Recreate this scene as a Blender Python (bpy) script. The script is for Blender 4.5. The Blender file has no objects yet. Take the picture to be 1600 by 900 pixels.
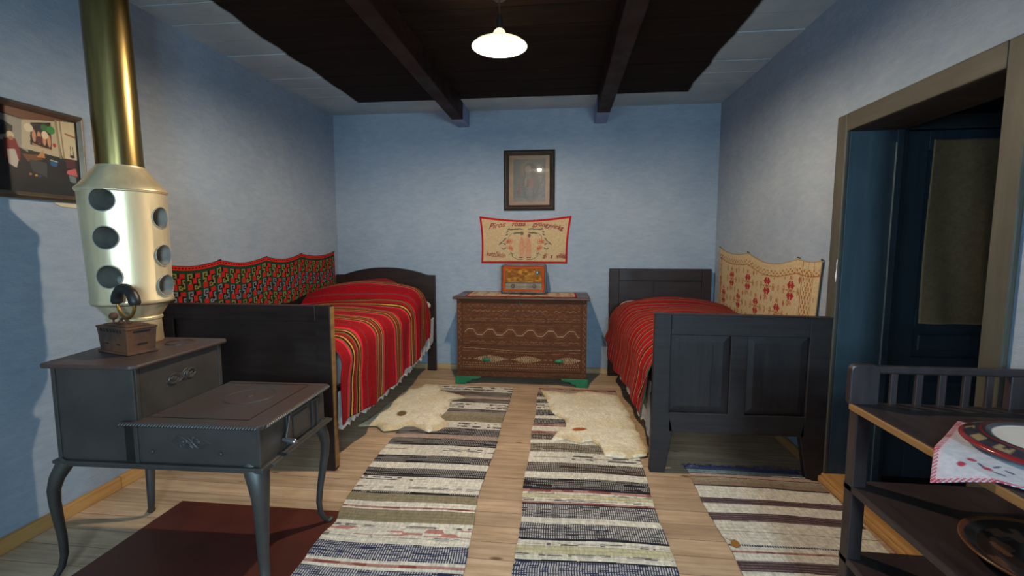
import bpy, bmesh, math, random
import numpy as np
from mathutils import Vector, Matrix, Euler
random.seed(7); RNG = np.random.RandomState(7)
C = bpy.context.scene.collection
PI = math.pi

# ------------------------------------------------------------------ camera
cam_d = bpy.data.cameras.new('camera'); cam = bpy.data.objects.new('camera', cam_d); C.objects.link(cam)
cam_d.sensor_width = 36.0; cam_d.lens = 720*36/1600; cam_d.clip_start = 0.02
cam.location = (0, 0, 1.30)
PITCH = math.atan(69/720); YAW = math.atan(80/math.hypot(720, 69))
cam.rotation_euler = (PI/2-PITCH, 0, YAW)
bpy.context.scene.camera = cam
cam_d.dof.use_dof = False

# ------------------------------------------------------------------ light
sc = bpy.context.scene
sc.view_settings.view_transform = 'Standard'; sc.view_settings.look = 'None'
sc.view_settings.exposure = 0.15; sc.view_settings.gamma = 1.0
sc.view_settings.use_curve_mapping = False
w = bpy.data.worlds.new('world'); sc.world = w; w.use_nodes = True
w.node_tree.nodes['Background'].inputs[0].default_value = (0.2, 0.5, 1.0, 1)
w.node_tree.nodes['Background'].inputs[1].default_value = 1.5
DAY = (0.46, 0.73, 0.90)
def area(name, loc, rot, sx, sy, power, col):
    l = bpy.data.lights.new(name, 'AREA'); l.shape = 'RECTANGLE'; l.size = sx; l.size_y = sy
    l.energy = power; l.color = col
    o = bpy.data.objects.new(name, l); C.objects.link(o); o.location = loc; o.rotation_euler = rot
    return o
# daylight outside the windows behind and beside the camera
area('daylight', (-2.62, -.55, 1.45), (0, -PI/2, 0), 1.1, 0.9, 14, (0.14, 0.48, 1.0))
area('daylight', (-1.25, -1.80, 1.45), (math.radians(82), 0, 0), 0.9, 1.1, 48, DAY)
area('daylight', (0.75, -2.15, 1.90), (math.radians(66), 0, math.radians(19)), 1.0, 1.1, 335, DAY)
LAMP_POS = Vector((-0.345, 2.52, 2.335))
BULB_STRENGTH = 4000

# ------------------------------------------------------------------ helpers
def lin(c):
    c = np.asarray(c, float)/255.0
    return np.where(c <= 0.04045, c/12.92, ((c+0.055)/1.055)**2.4)
def L4(c): return tuple(float(x) for x in lin(c)) + (1,)

def vn(x, y, seed=0):
    """smooth value noise 0..1, vectorised"""
    x = np.asarray(x, float); y = np.asarray(y, float)
    xi = np.floor(x).astype(np.int64); yi = np.floor(y).astype(np.int64)
    fx = x-xi; fy = y-yi; fx = fx*fx*(3-2*fx); fy = fy*fy*(3-2*fy)
    def h(a, b):
        n = (a*374761393 + b*668265263 + seed*974634777) & 0x7fffffff
        n = ((n ^ (n >> 13))*1274126177) & 0x7fffffff
        return ((n ^ (n >> 16)) & 0xffff)/65535.0
    return (h(xi, yi)*(1-fx)+h(xi+1, yi)*fx)*(1-fy)+(h(xi, yi+1)*(1-fx)+h(xi+1, yi+1)*fx)*fy

def props(o, label=None, cat=None, group=None, kind=None):
    if label: o['label'] = label
    if cat: o['category'] = cat
    if group: o['group'] = group
    if kind: o['kind'] = kind
    return o
def thing(name, label, cat, loc=(0, 0, 0), rz=0, group=None):
    o = bpy.data.objects.new(name, None); C.objects.link(o); o.empty_display_size = 0.1
    o.location = loc; o.rotation_euler = (0, 0, rz)
    return props(o, label, cat, group)

class MB:
    """collects shapes; build() links them as ONE mesh object. Coordinates are the parent's unless world=True."""
    def __init__(s): s.v = []; s.f = []
    def add(s, vs, fs):
        n = len(s.v); s.v += [tuple(v) for v in vs]; s.f += [tuple(i+n for i in f) for f in fs]; return s
    def box(s, x0, x1, y0, y1, z0, z1, M=None):
        vs = [Vector((x, y, z)) for z in (z0, z1) for y in (y0, y1) for x in (x0, x1)]
        if M: vs = [M @ v for v in vs]
        return s.add(vs, [(0, 2, 3, 1), (4, 5, 7, 6), (0, 1, 5, 4), (2, 6, 7, 3), (0, 4, 6, 2), (1, 3, 7, 5)])
    def prism(s, pts, a0, a1, axis='y'):
        """2D outline extruded along an axis. axis y: pts=(x,z); x: (y,z); z: (x,y)"""
        def m(p, a): return {'y': (p[0], a, p[1]), 'x': (a, p[0], p[1]), 'z': (p[0], p[1], a)}[axis]
        n = len(pts); vs = [m(p, a0) for p in pts]+[m(p, a1) for p in pts]
        fs = [tuple(range(n)), tuple(range(2*n-1, n-1, -1))]
        fs += [(i, i+n, (i+1) % n+n, (i+1) % n) for i in range(n)]
        return s.add(vs, fs)
    def tube(s, path, rad, n=10, caps=True, flat=1.0):
        path = [Vector(p) for p in path]
        if not hasattr(rad, '__len__'): rad = [rad]*len(path)
        vs = []; up = None
        for i, p in enumerate(path):
            t = (path[min(i+1, len(path)-1)]-path[max(i-1, 0)]).normalized()
            if up is None:
                up = Vector((0, 0, 1)) if abs(t.z) < .9 else Vector((1, 0, 0))
            a = t.cross(up).normalized(); b = a.cross(t).normalized(); up = b
            for k in range(n):
                q = 2*PI*k/n
                vs.append(p + a*math.cos(q)*rad[i] + b*math.sin(q)*rad[i]*flat)
        fs = []
        for i in range(len(path)-1):
            for k in range(n):
                fs.append((i*n+k, i*n+(k+1) % n, (i+1)*n+(k+1) % n, (i+1)*n+k))
        if caps:
            fs.append(tuple(range(n-1, -1, -1))); m = (len(path)-1)*n; fs.append(tuple(range(m, m+n)))
        return s.add(vs, fs)
    def lathe(s, prof, n=48, M=None, c=(0, 0, 0)):
        """prof: (r,z) list around z axis"""
        vs = []
        for r, z in prof:
            for k in range(n):
                a = 2*PI*k/n; v = Vector((r*math.cos(a), r*math.sin(a), z))
                if M: v = M @ v
                vs.append(v+Vector(c))
        fs = []
        for i in range(len(prof)-1):
            for k in range(n):
                fs.append((i*n+k, i*n+(k+1) % n, (i+1)*n+(k+1) % n, (i+1)*n+k))
        return s.add(vs, fs)
    def ball(s, c, r, sx=1, sy=1, sz=1, n=12):
        prof = [(max(1e-4, r*math.sin(PI*i/n)), -r*math.cos(PI*i/n)) for i in range(n+1)]
        return s.lathe(prof, 16, Matrix.Diagonal((sx, sy, sz)).to_3x3(), c)
    def build(s, name, m, parent=None, world=False, smooth=None, bevel=0, seg=2, label=None):
        me = bpy.data.meshes.new(name); vs = s.v
        if world and parent is not None:
            inv = (Matrix.Translation(parent_world(parent)) @ Matrix.Rotation(parent_rot(parent), 4, 'Z')).inverted()
            vs = [tuple(inv @ Vector(v)) for v in vs]
        me.from_pydata(vs, [], s.f); me.update()
        bm = bmesh.new(); bm.from_mesh(me); bmesh.ops.recalc_face_normals(bm, faces=bm.faces); bm.to_mesh(me); bm.free()
        o = bpy.data.objects.new(name, me); C.objects.link(o)
        if m: me.materials.append(m)
        if parent is not None: o.parent = parent
        if smooth:
            for p in me.polygons: p.use_smooth = True
            try: me.set_sharp_from_angle(angle=math.radians(smooth if smooth is not True else 40))
            except Exception: pass
        if bevel:
            b = o.modifiers.new('bevel', 'BEVEL'); b.width = bevel; b.segments = seg; b.limit_method = 'ANGLE'; b.angle_limit = math.radians(40)
        if label: o['label'] = label
        return o
def parent_world(o):
    v = Vector(o.location)
    while o.parent: o = o.parent; v = v + Vector(o.location)
    return v
def parent_rot(o):
    r = o.rotation_euler.z
    while o.parent: o = o.parent; r += o.rotation_euler.z
    return r

def sheet(name, pos, col, nu, nv, mt, parent=None, thick=0.0, wrap=False, off=(0, 0, 0), smooth=True):
    """grid surface. pos(u,v)->(x,y,z) arrays, col(u,v,x,y,z)->(N,3) sRGB 0-255; u,v in 0..1"""
    u, v = np.meshgrid(np.linspace(0, 1, nu+1), np.linspace(0, 1, nv+1)); u = u.ravel(); v = v.ravel()
    x, y, z = pos(u, v); x = x+0*u; y = y+0*u; z = z+0*u
    co = np.stack([x-off[0], y-off[1], z-off[2]], 1).astype(np.float32)
    if parent is not None:
        pw = parent_world(parent); r = -parent_rot(parent)
        co = co-np.array(pw, dtype=np.float32)
        if abs(r) > 1e-6:
            c_, s_ = math.cos(r), math.sin(r); xx = co[:, 0]*c_-co[:, 1]*s_; yy = co[:, 0]*s_+co[:, 1]*c_
            co[:, 0] = xx; co[:, 1] = yy
    i = np.arange(nu*nv); r_ = i//nu; c_ = i % nu; a = r_*(nu+1)+c_
    q = np.stack([a, a+1, a+nu+2, a+nu+1], 1).astype(np.int32)
    me = bpy.data.meshes.new(name)
    me.vertices.add(len(co)); me.vertices.foreach_set('co', co.ravel().astype(np.float32))
    me.loops.add(q.size); me.loops.foreach_set('vertex_index', q.ravel())
    me.polygons.add(len(q)); me.polygons.foreach_set('loop_start', np.arange(0, q.size, 4, dtype=np.int32))
    me.polygons.foreach_set('use_smooth', np.full(len(q), bool(smooth)))
    me.update(calc_edges=True); me.validate()
    if col is not None:
        cc = lin(np.clip(col(u, v, x, y, z), 0, 255)); cc = np.concatenate([cc, np.ones((len(cc), 1))], 1)
        at = me.color_attributes.new('Col', 'FLOAT_COLOR', 'POINT'); at.data.foreach_set('color', cc.astype(np.float32).ravel())
    o = bpy.data.objects.new(name, me); C.objects.link(o); me.materials.append(mt)
    if parent is not None: o.parent = parent
    if thick:
        m = o.modifiers.new('thickness', 'SOLIDIFY'); m.thickness = thick; m.offset = 0
    return o

# painting helper: array of colours
class Paint:
    def __init__(s, n, base): s.c = np.tile(np.array(base, float), (n, 1))
    def put(s, mask, col, a=1.0):
        m = np.clip(np.asarray(mask, float)*a, 0, 1)[:, None]; s.c = s.c*(1-m)+np.array(col, float)*m; return s
    def mul(s, k): s.c = s.c*np.asarray(k)[:, None]; return s
def seg_d(px, py, a, b):
    ax, ay = a; bx, by = b; dx, dy = bx-ax, by-ay; t = np.clip(((px-ax)*dx+(py-ay)*dy)/(dx*dx+dy*dy+1e-12), 0, 1)
    return np.hypot(px-ax-t*dx, py-ay-t*dy)
def line(P_, px, py, pts, wd, col, a=1.0):
    d = np.full(px.shape, 9.0)
    for i in range(len(pts)-1): d = np.minimum(d, seg_d(px, py, pts[i], pts[i+1]))
    P_.put(np.clip((wd/2-d)/(wd*0.25)+.5, 0, 1), col, a)
def ell(P_, px, py, c, rx, ry, col, a=1.0, soft=.15, rot=0):
    dx, dy = px-c[0], py-c[1]; q, r = math.cos(rot), math.sin(rot)
    d = np.hypot((dx*q+dy*r)/rx, (-dx*r+dy*q)/ry); P_.put(np.clip((1-d)/soft+.5, 0, 1), col, a)
def inpoly(px, py, pts):
    n = len(pts); ins = np.zeros(px.shape, bool)
    for i in range(n):
        x0, y0 = pts[i]; x1, y1 = pts[(i+1) % n]
        if y0 == y1: continue
        ins ^= ((y0 > py) != (y1 > py)) & (px < (x1-x0)*(py-y0)/(y1-y0)+x0)
    return ins
def poly(P_, px, py, pts, col, a=1.0): P_.put(inpoly(px, py, pts), col, a)

# ------------------------------------------------------------------ materials
def nmat(name):
    m = bpy.data.materials.new(name); m.use_nodes = True; nt = m.node_tree
    return m, nt, nt.nodes['Principled BSDF']
def N(nt, typ, **kw):
    n = nt.nodes.new(typ)
    for k, v in kw.items():
        if k.startswith('_'): setattr(n, k[1:], v)
        else: n.inputs[k].default_value = v
    return n
def ramp(nt, fac, stops):
    r = nt.nodes.new('ShaderNodeValToRGB'); e = r.color_ramp.elements
    while len(e) < len(stops): e.new(0.5)
    for i, (p, c) in enumerate(stops): e[i].position = p; e[i].color = c if len(c) == 4 else tuple(c)+(1,)
    nt.links.new(fac, r.inputs[0]); return r
def coords(nt, scale=(1, 1, 1), rot=(0, 0, 0), src='Object'):
    t = nt.nodes.new('ShaderNodeTexCoord'); mp = nt.nodes.new('ShaderNodeMapping')
    mp.inputs['Scale'].default_value = scale; mp.inputs['Rotation'].default_value = rot
    nt.links.new(t.outputs[src], mp.inputs[0]); return mp.outputs[0]
def noise(nt, vec, scale, detail=4, rough=.55):
    n = N(nt, 'ShaderNodeTexNoise', Scale=scale, Detail=detail, Roughness=rough); nt.links.new(vec, n.inputs['Vector']); return n.outputs['Fac']
def bump(nt, bs, h, strength=.3, dist=.01):
    b = N(nt, 'ShaderNodeBump', Strength=strength, Distance=dist); nt.links.new(h, b.inputs['Height']); nt.links.new(b.outputs[0], bs.inputs['Normal']); return b
def mix(nt, fac, a, b, mode='MIX'):
    m = nt.nodes.new('ShaderNodeMix'); m.data_type = 'RGBA'; m.blend_type = mode
    for s_, v in ((0, fac), (6, a), (7, b)):
        if isinstance(v, (int, float)): m.inputs[s_].default_value = v
        elif isinstance(v, tuple): m.inputs[s_].default_value = v
        else: nt.links.new(v, m.inputs[s_])
    return m.outputs[2]
def simple(name, c, rough=.6, metal=0., var=.25, nscale=8, bstr=.15, stretch=(1, 1, 1), c2=None, spec=.5, bdist=.004):
    m, nt, bs = nmat(name); v = coords(nt, stretch); f = noise(nt, v, nscale, 6)
    a = np.array(L4(c)[:3]); lo = tuple(a*(1-var)) if c2 is None else L4(c2)[:3]; hi = tuple(np.minimum(a*(1+var*.6), 1)) if c2 is None else tuple(a)
    r = ramp(nt, f, [(.3, lo), (.7, hi)]); nt.links.new(r.outputs[0], bs.inputs['Base Color'])
    bs.inputs['Roughness'].default_value = rough; bs.inputs['Metallic'].default_value = metal
    bs.inputs['Specular IOR Level'].default_value = spec
    if bstr: bump(nt, bs, noise(nt, v, nscale*6, 3), bstr, bdist)
    return m
def wood(name, c, c2, axis='x', rough=.5, scale=1.0, spec=.5, bstr=.25):
    st = {'x': (1.2, 14, 14), 'y': (14, 1.2, 14), 'z': (14, 14, 1.2)}[axis]
    m, nt, bs = nmat(name); v = coords(nt, tuple(q*scale for q in st)); f = noise(nt, v, 2.2, 8, .65)
    r = ramp(nt, f, [(.28, L4(c2)), (.72, L4(c))]); nt.links.new(r.outputs[0], bs.inputs['Base Color'])
    v2 = coords(nt); rr = ramp(nt, noise(nt, v2, 5, 4), [(.3, (rough-.12,)*3), (.7, (rough+.15,)*3)]); nt.links.new(rr.outputs[0], bs.inputs['Roughness'])
    bs.inputs['Specular IOR Level'].default_value = spec
    bump(nt, bs, f, bstr, .003); return m
def painted(name, rough=.85, weave=0, wstr=.35, spec=.2, nz=.12, wdist=.002):
    """material whose pattern is the thing's own dye or paint, held in the attribute Col"""
    m, nt, bs = nmat(name); at = nt.nodes.new('ShaderNodeAttribute'); at.attribute_name = 'Col'
    v = coords(nt); f = noise(nt, v, 60, 4)
    r = ramp(nt, f, [(.25, (1-nz*2,)*3), (.75, (1+nz*.3,)*3)])
    nt.links.new(mix(nt, 1.0, at.outputs['Color'], r.outputs[0], 'MULTIPLY'), bs.inputs['Base Color'])
    bs.inputs['Roughness'].default_value = rough; bs.inputs['Specular IOR Level'].default_value = spec
    h = noise(nt, coords(nt), weave or 200, 2); bump(nt, bs, h, wstr, wdist); return m

def wall_mat(name, c, c2):
    m, nt, bs = nmat(name); v = coords(nt, src='Generated') if False else None
    g = nt.nodes.new('ShaderNodeNewGeometry'); pos = g.outputs['Position']
    f1 = noise(nt, pos, 1.4, 6, .6)
    mp = nt.nodes.new('ShaderNodeMapping'); mp.inputs['Scale'].default_value = (3, 3, 9); mp.inputs['Rotation'].default_value = (.6, .6, .5)
    nt.links.new(pos, mp.inputs[0]); f2 = noise(nt, mp.outputs[0], 3.5, 8, .7)
    r1 = ramp(nt, f1, [(.3, L4(c2)), (.7, L4(c))]); r2 = ramp(nt, f2, [(.3, (.78, .84, .92)), (.7, (1.0, 1.0, 1.0))])
    nt.links.new(mix(nt, 1.0, r1.outputs[0], r2.outputs[0], 'MULTIPLY'), bs.inputs['Base Color'])
    bs.inputs['Roughness'].default_value = .9; bs.inputs['Specular IOR Level'].default_value = .15
    b1 = noise(nt, pos, 5, 5, .6); b2 = noise(nt, mp.outputs[0], 14, 6, .7)
    ad = N(nt, 'ShaderNodeMath', _operation='ADD'); nt.links.new(b1, ad.inputs[0])
    mu = N(nt, 'ShaderNodeMath', _operation='MULTIPLY'); nt.links.new(b2, mu.inputs[0]); mu.inputs[1].default_value = .35; nt.links.new(mu.outputs[0], ad.inputs[1])
    bump(nt, bs, ad.outputs[0], .55, .02); return m

M = {}
M['wall'] = wall_mat('blue limewash', (164, 171, 180), (146, 157, 170))
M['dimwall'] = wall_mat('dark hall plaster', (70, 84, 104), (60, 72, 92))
M['dark'] = wood('dark stained wood', (50, 34, 29), (30, 20, 17), 'x', .45, spec=.3)
M['darkz'] = wood('dark stained wood upright', (50, 34, 29), (30, 20, 17), 'z', .45, spec=.3)
M['darkbed'] = wood('black brown painted wood', (58, 48, 47), (38, 31, 31), 'x', .5, spec=.35)
M['darkbedz'] = wood('black brown painted wood upright', (58, 48, 47), (38, 31, 31), 'z', .5, spec=.35)
M['rack'] = wood('dark brown rack wood', (58, 45, 44), (36, 28, 29), 'y', .4)
M['rackz'] = wood('dark brown rack wood upright', (58, 45, 44), (36, 28, 29), 'z', .4)
M['worn'] = wood('worn ochre edge wood', (158, 116, 66), (112, 78, 42), 'y', .6)
M['pine'] = wood('pine skirting', (196, 148, 90), (166, 116, 62), 'y', .6)
M['pinex'] = wood('pine skirting cross', (190, 156, 112), (160, 126, 84), 'x', .6)
M['trim'] = wood('grey brown painted trim', (78, 74, 62), (62, 58, 49), 'z', .6, bstr=.15)
M['bluedoor'] = wood('blue painted joinery', (64, 79, 88), (52, 66, 75), 'z', .5, bstr=.12)
M['iron'] = simple('grey enamelled stove iron', (66, 61, 58), .45, .2, .3, 7, .25, bdist=.002)
M['irontop'] = simple('stove plate with rust', (78, 76, 76), .45, .35, .3, 5, .3, c2=(88, 62, 54))
M['rust'] = simple('rusty charcoal iron', (116, 72, 46), .7, .3, .3, 9, .5, c2=(44, 41, 40))
M['blackgrip'] = simple('dark grip', (34, 31, 32), .45, .1, .3, 12, .2)
M['brass'] = simple('brass strap', (150, 112, 52), .4, .8, .3, 12, .15)
M['alu'] = simple('galvanised steel drum', (240, 218, 176), .36, .62, .26, 7, .1, (1.6, 1.6, .22))
M['pipe'] = simple('bronzed stove pipe', (176, 150, 92), .30, .95, .25, 6, .1, (3, 3, .3), c2=(112, 96, 60))
M['tubein'] = simple('inside of air tube', (160, 155, 146), .6, .0, .3, 12, .2)
M['steel'] = simple('worn steel', (160, 160, 165), .3, .9, .2, 10, .1)
M['redplate'] = simple('red brown floor plate', (92, 42, 32), .45, .1, .3, 5, .15, c2=(70, 32, 26))
def opal():
    m, nt, bs = nmat('opal glass shade'); bs.inputs['Base Color'].default_value = (.85, .85, .82, 1); bs.inputs['Roughness'].default_value = .25
    tr = N(nt, 'ShaderNodeBsdfTranslucent', Color=(.9, .85, .75, 1)); mx = nt.nodes.new('ShaderNodeMixShader'); mx.inputs[0].default_value = .30
    nt.links.new(bs.outputs[0], mx.inputs[1]); nt.links.new(tr.outputs[0], mx.inputs[2]); nt.links.new(mx.outputs[0], nt.nodes['Material Output'].inputs[0]); return m
M['white_enamel'] = opal()
M['green'] = simple('green paint', (22, 104, 62), .45, 0, .25, 10, .2)
M['radio'] = wood('radio walnut', (88, 54, 34), (58, 35, 21), 'x', .35)
M['orange'] = simple('orange brown bezel', (172, 66, 14), .65, 0, .15, 10, .05, spec=.15)
M['knob'] = simple('olive knob', (84, 72, 50), .4, .2, .2, 10, .05)
M['black'] = simple('black', (24, 23, 24), .4, 0, .2, 10, .05)
M['frame'] = wood('dark picture frame', (54, 44, 36), (34, 27, 22), 'x', .4)
M['metalframe'] = simple('bronze metal frame', (118, 104, 88), .35, .7, .2, 10, .05)
M['white'] = simple('white cloth', (226, 224, 226), .9, 0, .06, 12, .3)
M['sheet'] = simple('bed sheet', (214, 208, 202), .9, 0, .08, 12, .3)
M['textile'] = painted('woven textile', .9, 260, .4)
M['rug'] = painted('rag rug weave', .95, 220, .7, nz=.16, wdist=.004)
M['paintwood'] = painted('painted carved wood', .6, 60, .3, .15, nz=.15)
M['print'] = painted('printed picture', .4, 0, .0, .4, nz=.02)
M['plate'] = painted('glazed ceramic', .2, 40, .03, .5, nz=.03)
M['fleece'] = painted('fleece', .95, 130, .9, .1, nz=.12, wdist=.006)
M['lettering'] = simple('red thread', (140, 26, 24), .8, 0, .15, 40, 0)
M['paper'] = simple('yellowed paper', (196, 180, 150), .8, 0, .08, 12, 0)
M['flex'] = simple('black flex', (20, 18, 18), .5, 0, .1, 10, 0)
M['glass'] = None
def glass(name, tr=.92, tint=(1, 1, 1, 1), rough=.02):
    m, nt, bs = nmat(name); nt.nodes.remove(bs); out = nt.nodes['Material Output']
    t = N(nt, 'ShaderNodeBsdfTransparent', Color=tint); g = N(nt, 'ShaderNodeBsdfGlossy', Roughness=rough)
    fr = N(nt, 'ShaderNodeFresnel', IOR=1.35); mx = nt.nodes.new('ShaderNodeMixShader')
    nt.links.new(fr.outputs[0], mx.inputs[0]); nt.links.new(t.outputs[0], mx.inputs[1]); nt.links.new(g.outputs[0], mx.inputs[2]); nt.links.new(mx.outputs[0], out.inputs[0])
    return m
M['glass'] = glass('clear glass')
def emis(name, c, s):
    m, nt, bs = nmat(name); bs.inputs['Base Color'].default_value = (1, 1, 1, 1)
    bs.inputs['Emission Color'].default_value = tuple(c)+(1,); bs.inputs['Emission Strength'].default_value = s; return m
M['bulb'] = emis('lit bulb', (1.0, .82, .58), BULB_STRENGTH)

def floor_mat(name, cols, bw=.12, axis=1, seam=(.02, .016, .012), y_off=0.0, rough=.62):
    m, nt, bs = nmat(name); g = nt.nodes.new('ShaderNodeNewGeometry'); sp = nt.nodes.new('ShaderNodeSeparateXYZ'); nt.links.new(g.outputs['Position'], sp.inputs[0])
    d = N(nt, 'ShaderNodeMath', _operation='MULTIPLY_ADD'); nt.links.new(sp.outputs[axis], d.inputs[0]); d.inputs[1].default_value = 1/bw; d.inputs[2].default_value = y_off
    fl = N(nt, 'ShaderNodeMath', _operation='FLOOR'); nt.links.new(d.outputs[0], fl.inputs[0])
    fr = N(nt, 'ShaderNodeMath', _operation='FRACT'); nt.links.new(d.outputs[0], fr.inputs[0])
    wn = nt.nodes.new('ShaderNodeTexWhiteNoise'); wn.noise_dimensions = '1D'; nt.links.new(fl.outputs[0], wn.inputs['W'])
    # grain: shifted per board
    cb = nt.nodes.new('ShaderNodeCombineXYZ'); ax = N(nt, 'ShaderNodeMath', _operation='MULTIPLY_ADD'); nt.links.new(fl.outputs[0], ax.inputs[0]); ax.inputs[1].default_value = 3.7
    nt.links.new(sp.outputs[1-axis if axis < 2 else 0], ax.inputs[2]); nt.links.new(ax.outputs[0], cb.inputs[0]); nt.links.new(sp.outputs[axis], cb.inputs[1])
    mp = nt.nodes.new('ShaderNodeMapping'); mp.inputs['Scale'].default_value = (1.1, 16, 1); nt.links.new(cb.outputs[0], mp.inputs[0])
    gr = noise(nt, mp.outputs[0], 2.2, 8, .62)
    rg = ramp(nt, gr, [(.3, L4(cols[0])), (.55, L4(cols[1])), (.78, L4(cols[2]))])
    tint = ramp(nt, wn.outputs['Value'], [(0, (.82, .80, .78)), (1, (1.06, 1.04, 1.02))])
    c1 = mix(nt, 1.0, rg.outputs[0], tint.outputs[0], 'MULTIPLY')
    # stains
    st = ramp(nt, noise(nt, g.outputs['Position'], 2.3, 6, .65), [(.35, (.80, .78, .76)), (.62, (1, 1, 1))]); c1 = mix(nt, 1.0, c1, st.outputs[0], 'MULTIPLY')
    # knots
    mk = nt.nodes.new('ShaderNodeMapping'); mk.inputs['Scale'].default_value = (1.9, 5.2, 1); nt.links.new(cb.outputs[0], mk.inputs[0])
    vo = N(nt, 'ShaderNodeTexVoronoi', Scale=1.6); nt.links.new(mk.outputs[0], vo.inputs['Vector'])
    kr = ramp(nt, vo.outputs['Distance'], [(.0, (1, 1, 1)), (.06, (.8, .8, .8)), (.11, (0, 0, 0))]); c1 = mix(nt, kr.outputs[0], c1, L4((96, 60, 34)))
    # seam
    sr = ramp(nt, fr.outputs[0], [(0, (1, 1, 1)), (.02, (0, 0, 0)), (.985, (0, 0, 0)), (1, (1, 1, 1))]); c2 = mix(nt, sr.outputs[0], c1, tuple(seam)+(1,))
    nt.links.new(c2, bs.inputs['Base Color']); bs.inputs['Roughness'].default_value = rough; bs.inputs['Specular IOR Level'].default_value = .3
    inv = N(nt, 'ShaderNodeMath', _operation='SUBTRACT'); inv.inputs[0].default_value = 1; nt.links.new(sr.outputs[0], inv.inputs[1])
    ad = N(nt, 'ShaderNodeMath', _operation='MULTIPLY_ADD'); nt.links.new(gr, ad.inputs[0]); ad.inputs[1].default_value = .15; nt.links.new(inv.outputs[0], ad.inputs[2])
    bump(nt, bs, ad.outputs[0], .5, .004); return m
M['floor'] = floor_mat('pine floor boards', [(166, 136, 106), (200, 170, 141), (214, 188, 160)], .112, 1, y_off=.2)
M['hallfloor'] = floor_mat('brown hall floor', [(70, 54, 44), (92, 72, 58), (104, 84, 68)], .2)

def ceil_mat():
    """blue limewash margin around the old bare, smoke-blackened boards"""
    m, nt, bs = nmat('ceiling boards'); g = nt.nodes.new('ShaderNodeNewGeometry'); pos = g.outputs['Position']
    sp = nt.nodes.new('ShaderNodeSeparateXYZ'); nt.links.new(pos, sp.inputs[0])
    wob = N(nt, 'ShaderNodeMath', _operation='MULTIPLY_ADD'); nt.links.new(noise(nt, pos, 1.6, 4), wob.inputs[0]); wob.inputs[1].default_value = .09; wob.inputs[2].default_value = -.045
    def mth(op, a, b):
        n = N(nt, 'ShaderNodeMath', _operation=op)
        for i, q in enumerate((a, b)):
            if isinstance(q, (int, float)): n.inputs[i].default_value = q
            elif q is not None: nt.links.new(q, n.inputs[i])
        return n.outputs[0]
    dx = mth('SUBTRACT', mth('ABSOLUTE', mth('ADD', sp.outputs[0], .43), None), 1.475)
    dy = mth('SUBTRACT', sp.outputs[1], 4.235)
    dy = mth('ADD', dy, mth('MULTIPLY', sp.outputs[2], 0))
    e = mth('ADD', mth('MAXIMUM', dx, dy), wob.outputs[0])
    k = ramp(nt, mth('MULTIPLY_ADD', e, 50), [(0, (0, 0, 0)), (1, (1, 1, 1))])
    n1 = noise(nt, pos, 3, 5); blue = ramp(nt, n1, [(.3, L4((158, 176, 184))), (.7, L4((182, 194, 198)))])
    mp = nt.nodes.new('ShaderNodeMapping'); mp.inputs['Scale'].default_value = (1, 12, 12); nt.links.new(pos, mp.inputs[0])
    br = ramp(nt, noise(nt, mp.outputs[0], 2, 6), [(.3, L4((26, 19, 14))), (.7, L4((42, 29, 21)))])
    nt.links.new(mix(nt, k.outputs[0], br.outputs[0], blue.outputs[0]), bs.inputs['Base Color'])
    bs.inputs['Roughness'].default_value = .8; bs.inputs['Specular IOR Level'].default_value = .1
    bump(nt, bs, noise(nt, mp.outputs[0], 4, 5), .3, .006); return m
M['ceil'] = ceil_mat()
M['beam'] = wood('smoke dark beam', (52, 30, 22), (32, 19, 14), 'y', .6, spec=.15)
M['beamblue'] = wall_mat('blue limewashed beam end', (150, 164, 190), (134, 150, 182))

# ------------------------------------------------------------------ room
XL, XR, YB, YF, ZC = -2.35, 1.45, 4.62, -1.60, 2.60
WT = .28
def st(name, mb, m, **k): return props(mb.build(name, m, **k), kind='structure')
st('floor', MB().box(XL-.1, XR+.01, YF-.1, YB+.1, -.08, 0), M['floor'])
st('wall_back', MB().box(XL-.2, XR+.2, YB, YB+.15, -.05, ZC+.05), M['wall'])
LY0, LY1 = -1.0, -.1
st('wall_left', MB().box(XL-.15, XL, YF-.1, LY0, -.05, ZC+.05).box(XL-.15, XL, LY1, YB+.1, -.05, ZC+.05).box(XL-.15, XL, LY0, LY1, -.05, .9).box(XL-.15, XL, LY0, LY1, 2.0, ZC+.05), M['wall'])
wd = props(MB().box(XL-.075, XL-.07, LY0, LY1, .9, 2.0).build('window_3', M['glass']), kind='structure')
f = MB()
for a0, a1, c0, c1 in ((LY0, LY0+.05, .9, 2.0), (LY1-.05, LY1, .9, 2.0), (LY0, LY1, .9, .95), (LY0, LY1, 1.95, 2.0), (-.57, -.53, .9, 2.0), (LY0, LY1, 1.62, 1.65)): f.box(XL-.10, XL-.05, a0, a1, c0, c1)
f.build('window_frame', M['bluedoor'], wd)
OY0, OY1, OZ = 1.715, 2.60, 1.885       # doorway in the right wall
b = MB(); b.box(XR, XR+.25, OY1, YB+.1, -.05, ZC+.05); b.box(XR, XR+.25, YF-.1, OY0, -.05, ZC+.05); b.box(XR, XR+.25, OY0, OY1, OZ, ZC+.05)
st('wall_right', b, M['wall'])
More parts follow.
